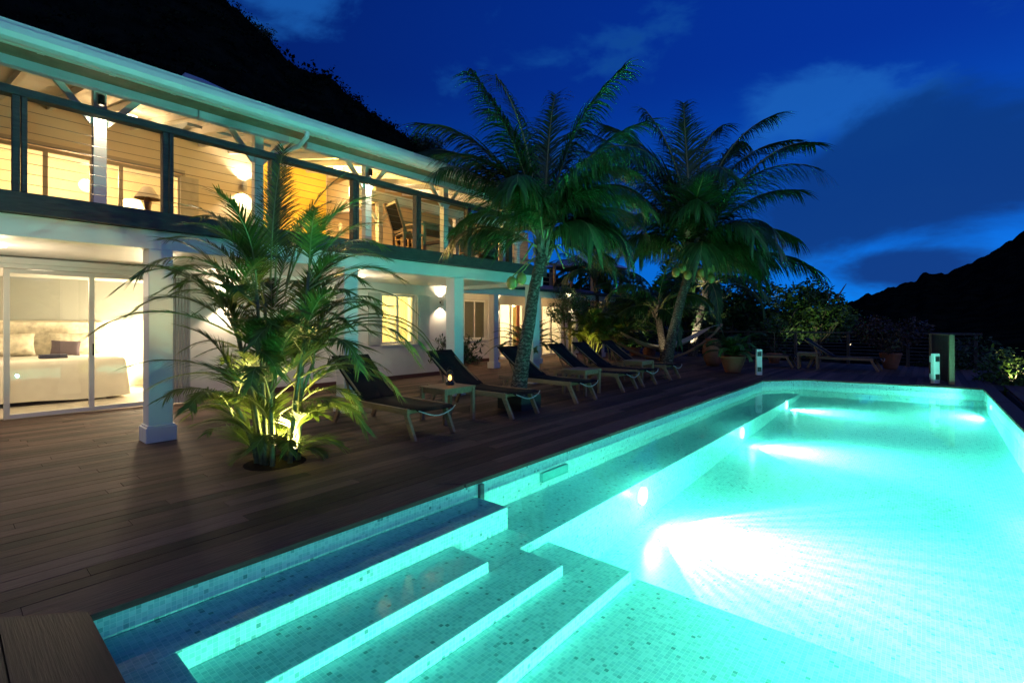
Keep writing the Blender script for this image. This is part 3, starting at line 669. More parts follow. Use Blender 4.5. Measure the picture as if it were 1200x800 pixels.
# upper storey
YU = 12.5
def rz_(y_): return 4.50 + (y_ - 7.2) * .2
m = MB()
def ws(x0, x1, z0, z1): m.box(x0, x1, YU, YU + .2, z0, z1)
ws(-4, .55, 2.88, 5.55); ws(.55, 3.55, 4.78, 5.55); ws(3.55, 6.9, 2.88, 5.55)
m.box(6.9, 7.0, YU - 2.3, YU, 4.4, 5.2)
vb('upper_wall', m, TANW)
vb('yellow_wall', MB().box(5.02, 6.86, YU - .03, YU - .004, 2.88, 5.5), YELW)
m = MB()
z = 2.88
while z < 5.4: m.add([(6.9, YU + .0, z), (12.3, YU + .0, z), (12.3, YU + .02, z + .14), (6.9, YU + .02, z + .14)], [(0, 1, 2, 3)]); z += .14
m.box(6.9, 12.3, YU + .03, YU + .2, 2.88, 5.55); vb('clapboard_wall', m, CLAP)
# roof with rafters
m = MB(); m.add([(-5, 7.12, rz_(7.12) + .02), (10.3, 7.12, rz_(7.12) + .02), (10.3, 13.5, rz_(13.5) + .02), (-5, 13.5, rz_(13.5) + .02), (-5, 7.12, rz_(7.12) + .10), (10.3, 7.12, rz_(7.12) + .10), (10.3, 13.5, rz_(13.5) + .10), (-5, 13.5, rz_(13.5) + .10)],
                [(0, 3, 2, 1), (4, 5, 6, 7), (0, 1, 5, 4), (1, 2, 6, 5), (2, 3, 7, 6), (3, 0, 4, 7)]); roof = vb('roof', m, W)
m = MB(); m.add([(-5, 13.5, rz_(13.5) + .1), (10.3, 13.5, rz_(13.5) + .1), (10.3, 19, 4.4), (-5, 19, 4.4)], [(0, 1, 2, 3)]); vb('rear_roof', m, BLUER)
m = MB(); x = -3.6
while x < 10.2: m.beam((x, 7.25, rz_(7.25) - .045), (x, 12.49, rz_(12.49) - .045), .06, .12); x += .62
vb('rafters', m, W)
m = MB(); m.box(-4, 10.1, 7.84, 7.98, 4.40, 4.56); m.box(6.2, 12.4, 10.1, 10.24, 4.42, 4.66); vb('veranda_beam', m, W)
m = MB(); m.add([(10.3, 9.4, rz_(9.4)), (12.6, 9.4, rz_(9.4)), (12.6, 13.5, rz_(13.5)), (10.3, 13.5, rz_(13.5)), (10.3, 9.4, rz_(9.4) + .1), (12.6, 9.4, rz_(9.4) + .1), (12.6, 13.5, rz_(13.5) + .1), (10.3, 13.5, rz_(13.5) + .1)], [(0, 3, 2, 1), (4, 5, 6, 7), (0, 1, 5, 4), (1, 2, 6, 5), (2, 3, 7, 6), (3, 0, 4, 7)]); vb('rear_veranda_roof', m, W)
m = MB(); xs = [-4, .35, 2.35, 3.62, 3.9, 5.9, 7.9, 9.95]
for a, b in zip(xs, xs[1:]):
    if b - a > .4: m.box(a + .006, b - .006, 7.70, 7.80, 4.34, 4.52)
vb('blind_valance', m, VAL, .01)
for x in (-.6, 1.32, 3.22, 5.15, 7.05, 8.95):
    p = vb('veranda_post', MB().box(x - .065, x + .065, 7.845, 7.975, 2.88, 4.40), W, .006)
    for s in (-1, 1): vb('brace', MB().beam((x + s * .06, 7.91, 3.98), (x + s * .40, 7.91, 4.40), .05, .07), W, 0, p)
for x in (6.97, 9.5, 12.2):
    p = vb('veranda_post', MB().box(x - .065, x + .065, 10.1, 10.23, 2.88, 4.42), W, .006)
    for s in (-1, 1): vb('brace', MB().beam((x + s * .06, 10.17, 3.98), (x + s * .45, 10.17, 4.42), .05, .07), W, 0, p)
# gutter
g = MB(); prof = [(-.085, .07), (-.085, .0), (-.06, -.05), (-.02, -.075), (.03, -.075), (.06, -.05), (.07, 0), (.07, .07), (.055, .07), (.055, 0), (-.07, 0), (-.07, .07)]
def gut(x0, x1, k=1.0):
    n = len(prof); vs = [(x, 7.13 + p[0] * k, 4.44 + p[1] * k) for x in (x0, x1) for p in prof]
    g.add(vs, [(i, (i + 1) % n, n + (i + 1) % n, n + i) for i in range(n)] + [tuple(range(n))[::-1], tuple(range(n, 2 * n))])
gut(-5, 10.3); x = -3.9
while x < 10.2: gut(x, x + .035, 1.07); x += .98
gr = vb('gutter', g, GUT)
vb('roof_fascia', MB().box(-5, 10.3, 7.205, 7.235, 4.37, 4.52), W)
vb('soffit', MB().box(-5, 10.3, 7.237, 7.70, 4.44, 4.47), mat('soffit_wood', (.30, .20, .13), .6, .2, 8), 0)
vb('downpipe', MB().tube([(3.62, 7.13, 4.38), (3.62, 7.14, 4.30), (3.60, 7.35, 4.20), (3.42, 7.72, 4.12), (3.36, 7.8, 4.02), (3.36, 7.8, 2.9)], .035, 10), GUT, 0, gr)
for x0, x1, ap in ((2.9, 4.6, 6.3), (-.6, .6, 6.1)):
    m = MB(); zb = rz_(11) + .12
    m.add([(x0, 10.2, zb + .62), (x1, 10.2, zb + .40), (x1, 11.6, zb + .40), (x0, 11.6, zb + .62), (x0 + .45, 10.9, ap), (x0 + .5, 10.9, ap), (x0 + .05, 10.25, zb - .3), (x1 - .05, 10.25, zb - .3), (x1 - .05, 11.5, zb - .3), (x0 + .05, 11.5, zb - .3)],
          [(0, 1, 5, 4), (1, 2, 5), (2, 3, 4, 5), (3, 0, 4), (6, 7, 1, 0), (7, 8, 2, 1), (9, 6, 0, 3)]); vb('roof_turret', m, BLUER)
# ground-floor glass doors
def framed(name, x0, x1, z0, z1, y, mullions, ft=.055, parent=None, mtl=W, open_z=None, dep=.07):
    f = MB(); f.box(x0, x1, y, y + dep, z0, z0 + ft); f.box(x0, x1, y, y + dep, z1 - ft, z1)
    for xx in [x0] + list(mullions) + [x1 - ft]: f.box(xx, xx + ft, y + .002, y + dep - .002, z0 + ft, z1 - ft)
    fo = vb(name, f, mtl, .004, parent)
    gl = MB(); gl.box(x0 + ft * .5, x1 - ft * .5, y + dep * .45, y + dep * .45 + .006, z0 + ft * .5, z1 - ft * .5); vb('pane', gl, GLASS, 0, fo)
    return fo
d = framed('glass_door', .66, 2.70, .02, 2.33, YW + .02, (1.66,), .07)
vb('handle', MB().box(1.70, 1.72, YW - .02, YW + .018, .95, 1.15), METAL, .003, d)
m = MB(); m.box(.55, 3.1, YW - .05, YW + .15, 2.335, 2.438); m.box(.55, 3.1, YW - .09, YW - .052, 2.40, 2.50); vb('roller_shutter_box', m, W, .006)
for xs_ in ((.28, .33, .38, .43, .48, .53, .58), (2.76, 2.81, 2.86, 2.91, 2.96, 3.01, 3.06)):
    m = MB()
    for x in xs_: m.box(x, x + .035, YW - .13, YW - .01, .02, 2.33)
    vb('folded_shutter', m, mat('shutter_grey', (.42, .42, .44), .5, .05), .004)
w = framed('window', 7.42, 8.5, .94, 2.25, YW + .06, (7.93,), .055)
vb('sill', MB().box(7.36, 8.56, YW - .06, YW + .05, .885, .928), W, .004, w)
vb('window_shutter', MB().box(8.53, 8.95, YW - .055, YW - .012, .94, 2.25).box(8.58, 8.90, YW - .07, YW - .056, 1.0, 2.19), mat('shutter_paint', (.6, .6, .58), .5, .05), .004)
vb('window_shutter', MB().box(7.0, 7.34, YW - .055, YW - .012, .94, 2.25).box(7.04, 7.3, YW - .07, YW - .056, 1.0, 2.19), mat('shutter_paint2', (.5, .52, .48), .5, .05), .004)
m = MB()
for x0, x1 in ((7.44, 7.9), (8.02, 8.48)):
    n = 24; vs = []
    for i in range(n + 1):
        x = x0 + (x1 - x0) * i / n; vs += [(x, YW + .33 + .025 * math.sin(i * 1.7), .9), (x, YW + .33 + .025 * math.sin(i * 1.7), 2.3)]
    m.add(vs, [(2 * i, 2 * i + 2, 2 * i + 3, 2 * i + 1) for i in range(n)], True)
vb('curtain', m, GLOWY)
# rooms behind the glass
def room(x0, x1, y0, y1, z0, z1, m_low, m_up=None, split=None, floor_m=None):
    r = MB(); t = .06; zs = split or z1
    r.box(x0, x1, y1, y1 + t, z0, zs); r.box(x0 - t, x0, y0, y1 + t, z0, z1); r.box(x1, x1 + t, y0, y1 + t, z0, z1)
    o = vb('room_wall', r, m_low)
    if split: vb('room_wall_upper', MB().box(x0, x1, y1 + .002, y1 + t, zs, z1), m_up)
    vb('room_ceiling', MB().box(x0 - t, x1 + t, y0, y1 + t, z1, z1 + .05), W)
    vb('room_floor', MB().box(x0, x1, y0, y1, z0 - .05, z0), floor_m or FLOORT)
FLOORT = mat('tiled_floor', (.55, .50, .42), .3, .06, 2)
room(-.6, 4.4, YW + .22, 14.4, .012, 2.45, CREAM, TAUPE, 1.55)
room(6.4, 9.5, YW + .22, 13.0, .012, 2.45, CREAM)
room(.2, 4.0, YU + .2, 15.6, 2.9, 5.3, CREAM)
lamp('POINT', (3.3, 13.6, 1.02), 120, WARMW, V, .10)
lamp('POINT', (1.2, 12.0, 2.2), 20, WARMW, V, .15)  # soft fill added to the bedroom, no fixture
lamp('POINT', (7.95, 11.9, 1.8), 70, (1, .80, .40), V, .15)
lamp('POINT', (1.9, 14, 4.7), 90, WARM, V, .15)
# upper glass doors
d = framed('glass_door', .62, 2.02, 2.90, 4.75, YU + .02, (1.28,), .07, mtl=FRAMEW)
d = framed('glass_door', 2.12, 3.5, 2.90, 4.75, YU + .02, (2.4,), .07, mtl=FRAMEW)
vb('door_frame', MB().box(.55, 3.55, YU - .03, YU + .015, 4.76, 4.84).box(2.03, 2.11, YU - .02, YU + .1, 2.9, 4.75).box(3.50, 3.56, YU - .02, YU + .1, 2.9, 4.75), FRAMEW, .004)
vb('upper_curtain', MB().box(3.45, 3.8, YU - .06, YU - .025, 2.92, 4.7), mat('grey_shutter', (.35, .32, .28), .6, .1))
# ------------------------------------------------------------------ wall lamps
def sconce(loc, power, label, updown=True, out=(0, -1), col=WARMW, r=.045, group='cylinder wall lamps on the villa'):
    T = thing('wall_lamp', label, 'wall lamp', loc, group=group); c = Vector(loc)
    o = Vector((out[0], out[1], 0)) * .10
    MB().lathe([(r, -.10), (r, .10), (r * .85, .10), (r * .85, -.10), (r, -.10)], tuple(o), 18).build('lamp_shade', METAL if r < .04 else mat('grey_lamp_metal', (.35, .34, .32), .4, .05), T)
    MB().beam((0, 0, 0), tuple(o), .03, .06).build('bracket', METAL, T)
    MB().ball(tuple(o), r * .55, 8).build('bulb', BULB, T)
    lamp('SPOT', c + o + Vector((0, 0, -.11)), power, col, T, .02, c + o + Vector((0, 0, -2)) - o * 1.2, 120, .6)
    if updown: lamp('SPOT', c + o + Vector((0, 0, .11)), power * .8, col, T, .02, c + o + Vector((0, 0, 2)) - o * 1.2, 120, .6)
    return T
sconce((9.38, YW, 2.08), 16, 'small cylinder wall lamp beside the ground-floor window, at the end of the white wall')
sconce((3.72, YW, 1.95), 30, 'wall lamp on the ground-floor wall half hidden by the areca palm, beside the bedroom doors')
sconce((4.75, YU, 4.75), 60, 'upstairs wall lamp glaring on the cream wall between the glass doors and the yellow bay', r=.06)
sconce((6.6, 11.4, 3.9), 30, 'upstairs cylinder wall lamp in the yellow bay behind the areca palm tips', out=(0, -1), r=.05)
def post_lamp(x, label):
    T = thing('post_lamp', label, 'spotlight', (x, 7.84, 4.24), group='black spotlights on the veranda posts')
    MB().lathe([(.035, -.06), (.035, .06), (0, .06)], (0, -.06, 0), 14).build('lamp_shade', METAL, T)
    MB().ball((0, -.06, -.02), .026, 8).build('bulb', BULB, T)
    lamp('SPOT', (x, 7.775, 4.18), 34, WARMW, T, .02, (x, 7.80, 2.9), 100, .8)
post_lamp(1.32, 'black spotlight high on the veranda post nearest the upper glass doors'); post_lamp(5.15, 'black spotlight high on the veranda post beside the terrace chair')
def ceil_lamp(loc, power, col, label):
    T = thing('ceiling_lamp', label, 'ceiling lamp', loc, group='veranda ceiling lamps')
    MB().lathe([(0, 0), (.09, 0), (.10, -.03), (.02, -.05), (0, -.05)], (0, 0, 0), 18).build('lamp_shade', mat('opal_glass', (.8, .7, .5), .4, 0, 1, emit=(1, .8, .5), estr=3), T)
    lamp('POINT', (loc[0], loc[1], loc[2] - .5), power, col, T, .14)
ceil_lamp((2.2, 10.6, 5.1), 18, WARM, 'round ceiling lamp above the balcony in front of the upper glass doors')
ceil_lamp((5.9, 10.2, 5.03), 80, YEL, 'round ceiling lamp giving yellow light above the yellow bay of the balcony')
ceil_lamp((8.3, 10.9, 5.15), 26, WARM, 'round ceiling lamp above the dining table on the balcony')
ceil_lamp((.5, 9.2, 2.515), 12, WARMW, 'round ceiling lamp under the balcony in front of the bedroom doors')
ceil_lamp((5.9, 9.3, 2.515), 12, WARMW, 'round ceiling lamp under the balcony behind the areca palm')
# ------------------------------------------------------------------ bedroom
bed = thing('bed', 'white-covered double bed behind the ground-floor glass doors', 'bed', (1.45, 13.3, .012))
m = MB(); n = 28; mm_ = 20
# draped spread: rounded top falling in folds
def spread(x0, x1, y0, y1, z, rr=.10, hem=.06):
    per = []; 
    N = 120
    for i in range(N):
        a = i / N * 4; k = int(a); f = a - k
        c = [(x0, y0), (x1, y0), (x1, y1), (x0, y1)]; p = Vector(c[k]).lerp(Vector(c[(k + 1) % 4]), f); per.append(p)
    ctr = Vector(((x0 + x1) / 2, (y0 + y1) / 2)); rings = [(.97, z + .0, 0), (1.0, z - .03, 0), (1.02, z - .10, .2), (1.04, z * .5, .7), (1.07, hem, 1)]
    vs = [(ctr.x, ctr.y, z + .01)]
    for sc, zz, wv in rings:
        for i, p in enumerate(per):
            d = (p - ctr); s = sc + wv * .012 * math.sin(i * .9) + wv * .01 * math.sin(i * .37 + 1); vs.append((ctr.x + d.x * s, ctr.y + d.y * s, zz + (.02 * wv * math.sin(i * .21))))
    fs = [(0, 1 + i, 1 + (i + 1) % N) for i in range(N)]
    for r in range(len(rings) - 1):
        fs += [(1 + r * N + i, 1 + (r + 1) * N + i, 1 + (r + 1) * N + (i + 1) % N, 1 + r * N + (i + 1) % N) for i in range(N)]
    m.add(vs, fs, True)
spread(-1.0, 1.0, -1.0, 1.0, .80); m.build('bedspread', FABW, bed)
MB().box(-.9, .9, -.9, .95, .1, .7).build('mattress', FABW, bed)
for s in (-1, 1):
    for t in (-1, 1): MB().box(s * .8 - .04, s * .8 + .04, t * .8 - .04, t * .8 + .04, 0, .1).build('leg', TEAK, bed)
MB().box(-1.05, 1.05, 1.01, 1.075, 0, 1.5).build('headboard', PATT, bed, bevel=.01)
def cushion(name, w, h, t, mtl, parent, loc, rot):
    k = MB(); N = 14; vs = []
    for side in (1, -1):
        for i in range(N + 1):
            for j in range(N + 1):
                u = i / N * 2 - 1; v = j / N * 2 - 1; b = max(0, (1 - u ** 4) * (1 - v ** 4)) ** .6; pin = 1 - .07 * (1 - abs(u)) * abs(v) - .0; vs.append((u * w / 2 * (1 - .06 * (1 - v * v)), side * t / 2 * b, v * h / 2 * (1 - .06 * (1 - u * u))))
    M_ = (N + 1) ** 2
    fs = [(i * (N + 1) + j, (i + 1) * (N + 1) + j, (i + 1) * (N + 1) + j + 1, i * (N + 1) + j + 1) for i in range(N) for j in range(N)]
    fs2 = [tuple(M_ + q for q in f)[::-1] for f in fs]; k.add(vs, fs + fs2, True); o = k.build(name, mtl, parent, loc=loc); o.rotation_euler = rot; return o
tag(cushion('pillow', .75, .46, .2, PATT, None, (.95, 14.05, 1.06), (R(-14), 0, 0)), 'pale patterned pillow against the headboard, on the left of the bed', 'pillow', 'patterned pillows on the bed')
tag(cushion('pillow', .75, .46, .2, PATT, None, (1.9, 14.05, 1.06), (R(-14), 0, 0)), 'pale patterned pillow behind the mauve cushion, nearer the bedside lamp', 'pillow', 'patterned pillows on the bed')
tag(cushion('cushion', .46, .32, .16, CUSH, None, (1.72, 13.5, .98), (R(-20), R(4), R(-8))), 'small mauve square cushion leaning on the white bed', 'cushion')
tag(MB().box(-.2, .2, -.12, .12, 0, .035).box(-.195, .195, -.115, .115, .038, .07).build('folded_towel', TOWEL, None, loc=(1.45, 12.8, .825), bevel=.012), 'folded dark blue towel lying on the white bed in front of the cushion', 'towel')
ns = thing('bedside_table', 'pale bedside table right of the bed with an open shelf', 'table', (3.45, 13.85, .012))
MB().box(-.3, .3, -.22, .22, .48, .52).build('tabletop', W, ns, bevel=.004); MB().box(-.27, .27, -.2, .2, .18, .21).build('shelf', W, ns)
for s in (-1, 1):
    for t in (-1, 1): MB().box(s * .27 - .02, s * .27 + .02, t * .19 - .02, t * .19 + .02, 0, .48).build('leg', W, ns)
tl = thing('table_lamp', 'glowing white-shaded lamp on the bedside table', 'lamp', (3.45, 13.85, .535))
MB().lathe([(0, 0), (.08, 0), (.08, .015), (.03, .05), (.06, .14), (.03, .24), (.015, .28)]).build('lamp_base', W, tl); MB().lathe([(.19, .28), (.13, .52)]).build('lamp_shade', SHADE, tl)
tl2 = thing('table_lamp', 'table lamp with a white shade glowing behind the upper glass doors', 'lamp', (2.74, 13.1, 3.66))
MB().lathe([(0, 0), (.08, 0), (.04, .04), (.05, .16), (.015, .25)]).build('lamp_base', W, tl2); MB().lathe([(.24, .22), (.15, .48)]).build('lamp_shade', SHADE, tl2)
st_ = thing('side_cabinet', 'low cabinet under the upstairs table lamp', 'cabinet', (2.74, 13.1, 2.9)); MB().box(-.35, .35, -.2, .2, .08, .758).build('body', TEAK, st_, bevel=.004); MB().box(-.33, .33, -.215, -.202, .1, .6).build('door', TEAK, st_, bevel=.004)
tl3 = thing('table_lamp', 'unlit table lamp with a flared grey shade on the balcony, close to the railing', 'lamp', (2.42, 10.5, 3.42))
MB().lathe([(0, 0), (.09, 0), (.035, .05), (.06, .2), (.02, .36)]).build('lamp_base', TEAK, tl3); MB().lathe([(.20, .26), (.07, .47)]).build('lamp_shade', mat('grey_shade', (.6, .55, .45), .8), tl3)
st2 = thing('side_table', 'small wooden side table on the balcony carrying the grey-shaded lamp', 'table', (2.35, 10.5, 2.88)); MB().box(-.25, .25, -.25, .25, .50, .535).build('tabletop', TEAK, st2, bevel=.004)
for s in (-1, 1):
    for t in (-1, 1): MB().box(s * .21 - .02, s * .21 + .02, t * .21 - .02, t * .21 + .02, 0, .5).build('leg', TEAK, st2)
# ------------------------------------------------------------------ balcony furniture
def dining_chair(loc, rz, label, first=None):
    if first is not None: return place(first, loc, rz, label)
    T = thing('dining_chair', label, 'chair', loc, rz, 'wooden chairs on the balcony')
    MB().box(-.25, .25, -.24, .22, .42, .45).build('seat', TEAK, T, bevel=.006)
    for s in (-1, 1):
        MB().beam((s * .24, -.22, 0), (s * .24, -.22, .64), .04, .045, (0, 1, 0)).build('leg', TEAK, T)
        MB().beam((s * .24, .22, 0), (s * .24, .24, .5), .04, .045, (0, 1, 0)).build('leg', TEAK, T)
        MB().beam((s * .24, .20, .45), (s * .24, .42, 1.08), .04, .045, (0, 1, 0)).build('back_post', TEAK, T)
        MB().box(s * .24 - .03, s * .24 + .03, -.27, .28, .64, .665).build('armrest', TEAK, T, bevel=.004)
    MB().beam((-.22, .215, .5), (.22, .215, .5), .03, .05).beam((-.22, .40, 1.03), (.22, .40, 1.03), .03, .05).build('back_rail', TEAK, T)
    MB().add([(-.22, .23, .54), (.22, .23, .54), (.22, .395, 1.0), (-.22, .395, 1.0), (-.22, .245, .54), (.22, .245, .54), (.22, .41, 1.0), (-.22, .41, 1.0)], [(0, 1, 2, 3), (7, 6, 5, 4), (0, 4, 5, 1), (2, 6, 7, 3), (1, 5, 6, 2), (3, 7, 4, 0)]).build('backrest', SLING, T)
    return T
ch = dining_chair((6.38, 8.25, 2.88), R(80), 'dark slung wooden armchair at the near end of the balcony dining table')
dining_chair((7.6, 9.75, 2.88), R(0), 'wooden armchair tucked behind the balcony dining table', ch)
dining_chair((9.1, 9.1, 2.88), R(-95), 'wooden armchair at the far end of the balcony dining table, beside the potted plant', ch)
dt = thing('dining_table', 'heavy wooden dining table on the balcony behind the cable railing', 'table', (7.65, 8.85, 2.88))
MB().box(-.75, .75, -.42, .42, .80, .845).build('tabletop', TEAKG, dt, bevel=.006); MB().box(-.68, .68, -.36, .36, .70, .798).build('apron', TEAKG, dt)
for s in (-1, 1):
    for t in (-1, 1): MB().box(s * .69 - .045, s * .69 + .045, t * .36 - .045, t * .36 + .045, 0, .798).build('leg', TEAKG, dt)
T, z = pot('potted_plant', 'round dark clay pot with a small leafy bush on the balcony behind the railing', (8.35, 7.85, 2.88), URN(.24, .42), TERRAD)
lf = MB(); leaves(lf, (0, 0, .62), (.36, .36, .22), 1500, .085, random.Random(5)); lf.build('foliage', LEAF_D, T)
# ------------------------------------------------------------------ guest wing
Wg = thing('guest_house', 'lower guest wing with a dark slate porch roof, white posts and lit glass doors', 'house', (15, 13.2, 0))
def wb(name, m, mtl, bev=0, par=None): return m.build(name, mtl, par or Wg, world=True, bevel=bev)
YG = 13.2
m = MB()
def wseg(x0, x1, z0, z1): m.box(x0, x1, YG, YG + .2, z0, z1)
wseg(9.82, 12.75, 0, 2.75); wseg(12.75, 13.95, 0, .85); wseg(12.75, 13.95, 2.38, 2.75); wseg(13.95, 14.75, 0, 2.75); wseg(14.75, 16.4, 2.3, 2.75); wseg(16.4, 17.6, 0, 2.75); wseg(17.6, 19.2, 2.3, 2.75); wseg(19.2, 20.6, 0, 2.75)
wb('wall', m, WALL); wb('skirting', MB().box(9.82, 12.7, YG - .02, YG - .002, .002, .11).box(12.7, 14.7, YG - .02, YG - .002, .002, .11), bpy.data.materials['dark_skirting'])
m = MB(); m.add([(9.9, 10.75, 2.66), (20.2, 10.75, 2.66), (20.2, 13.5, 3.15), (9.9, 13.5, 3.15), (9.9, 10.75, 2.74), (20.2, 10.75, 2.74), (20.2, 13.5, 3.23), (9.9, 13.5, 3.23)], [(0, 3, 2, 1), (4, 5, 6, 7), (0, 1, 5, 4), (1, 2, 6, 5), (2, 3, 7, 6), (3, 0, 4, 7)]); wb('roof', m, SLATE)
wb('beam', MB().box(9.9, 20.1, 10.88, 11.04, 2.42, 2.655), W, .006)
wb('ceiling', MB().box(9.9, 20.1, 11.045, YG, 2.60, 2.64), CREAM)
for x in (11.95, 14.3, 16.6, 18.9):
    c = wb('column', MB().box(x - .11, x + .11, 10.85, 11.07, .002, 2.42), W, .006); wb('column_base', MB().box(x - .15, x + .15, 10.81, 11.11, .003, .2), W, .006, c)
def fr2(name, x0, x1, z0, z1, mul):
    ft = .07; f = MB(); y = YG + .03; f.box(x0, x1, y, y + .07, z0, z0 + ft); f.box(x0, x1, y, y + .07, z1 - ft, z1)
    for xx in [x0] + list(mul) + [x1 - ft]: f.box(xx, xx + ft, y + .002, y + .068, z0 + ft, z1 - ft)
    fo = wb(name, f, W, .004); wb('pane', MB().box(x0 + .03, x1 - .03, y + .03, y + .036, z0 + .03, z1 - .03), GLASS, 0, fo); return fo
fr2('window', 12.75, 13.95, .86, 2.37, (13.3,)); fr2('glass_door', 14.75, 16.4, .02, 2.3, (15.45,)); fr2('glass_door', 17.6, 19.2, .02, 2.3, (18.3,))
wb('window_sill', MB().box(12.68, 14.0, YG - .06, YG + .02, .80, .848), W, .004)
def room2(x0, x1, power, dark=False):
    wb('room_wall', MB().box(x0, x1, 16, 16.06, 0, 2.55).box(x0 - .06, x0, YG + .2, 16, 0, 2.55).box(x1, x1 + .06, YG + .2, 16, 0, 2.55), CREAM); wb('room_floor', MB().box(x0, x1, YG + .2, 16, -.03, .01), FLOORT); wb('room_ceiling', MB().box(x0 - .06, x1 + .06, YG + .2, 16.06, 2.55, 2.6), W)
    if power: lamp('POINT', ((x0 + x1) / 2, 14.9, 1.9), power, WARMW, Wg, .15)
room2(12.3, 14.3, 1.2); room2(14.45, 16.9, 60); room2(17.1, 20.0, 45)
wb('curtain', MB().box(15.95, 16.15, YG + .3, YG + .34, .05, 2.25), GLOWY); wb('curtain', MB().box(16.2, 16.38, YG + .3, YG + .34, .05, 2.25), mat('red_curtain', (.5, .12, .05), .8))
wb('shutter', MB().box(13.98, 14.35, YG - .05, YG - .01, .86, 2.37), W, .004); wb('shutter', MB().box(16.9, 17.5, YG - .05, YG - .01, .1, 2.3), CREAM, .004)
bd = thing('bed', 'bed with a red throw seen through the guest wing glass doors', 'bed', (15.6, 14.7, .012)); MB().box(-.7, .7, -.8, .9, .12, .5).build('mattress', FABW, bd, bevel=.04); MB().box(-.72, .72, -.5, -.1, .502, .52).build('throw', mat('red_throw', (.5, .05, .04), .9), bd)
for s in (-1, 1):
    for t in (-1, 1): MB().box(s * .6 - .03, s * .6 + .03, t * .7 - .03, t * .7 + .03, 0, .12).build('leg', TEAK, bd)
wb('bracket_light_box', MB().box(12.3, 14.6, 11.4, 11.5, 2.56, 2.598), W)
lamp('POINT', (13.2, 12.0, 2.3), 9, WARM, Wg, .08); lamp('POINT', (10.8, 12.0, 2.3), 5, WARM, Wg, .08); lamp('POINT', (17.2, 12.0, 2.3), 12, WARM, Wg, .08)
sconce((16.3, 10.85, 2.3), 26, 'glaring lamp on the guest wing veranda post, beside the pale-stemmed shrub', group='lamps on the guest wing', out=(0, -1))
sconce((14.55, 13.2, 2.25), 10, 'lamp beside the guest wing glass doors, mostly hidden by a veranda post', group='lamps on the guest wing')
# upper floor over the wing
m = MB(); z = 3.2
while z < 5.5: m.add([(12.2, 14.0, z), (17.6, 14.0, z), (17.6, 14.02, z + .15), (12.2, 14.02, z + .15)], [(0, 1, 2, 3)]); z += .15
m.box(12.2, 17.6, 14.03, 14.2, 3.1, 5.6); m.box(17.45, 17.6, 14.2, 18, 3.1, 5.6); wb('clapboard_wall', m, CLAP)
m = MB(); m.add([(11.9, 13.0, 5.5), (18, 13.0, 5.5), (18, 16, 6.2), (11.9, 16, 6.2), (11.9, 13.0, 5.6), (18, 13.0, 5.6), (18, 16, 6.3), (11.9, 16, 6.3)], [(0, 3, 2, 1), (4, 5, 6, 7), (0, 1, 5, 4), (1, 2, 6, 5), (2, 3, 7, 6), (3, 0, 4, 7)]); wb('upper_roof', m, BLUER)
rl = MB()
for x in (12.6, 14, 15.4, 16.8, 18.2, 19.6): rl.box(x - .05, x + .05, 12.9, 13.0, 3.1, 4.1)
rl.box(12.5, 19.7, 12.88, 13.02, 4.1, 4.18)
for k in range(4): rl.box(12.5, 19.7, 12.93, 12.96, 3.3 + k * .2, 3.33 + k * .2)
wb('upper_railing', rl, TEAK)
lamp('POINT', (15.5, 13.3, 4.7), 22, WARM, Wg, .08)
# pavilion far behind
Pv = thing('pavilion', 'open timber pavilion with a pale tin roof far behind the guest wing', 'pavilion', (25, 15.5, 0))
for x in (-1.6, 1.6):
    for y_ in (-1.4, 1.4): MB().box(x - .08, x + .08, y_ - .08, y_ + .08, 0, 4.8).build('post', TEAK, Pv)
MB().add([(-2.1, -1.9, 4.7), (2.1, -1.9, 4.7), (2.1, 1.9, 4.7), (-2.1, 1.9, 4.7), (0, 0, 5.7)], [(0, 1, 4), (1, 2, 4), (2, 3, 4), (3, 0, 4), (3, 2, 1, 0)]).build('roof', BLUER, Pv)
MB().box(-1.6, 1.6, -1.46, -1.4, 3.4, 3.5).build('rail', TEAK, Pv)
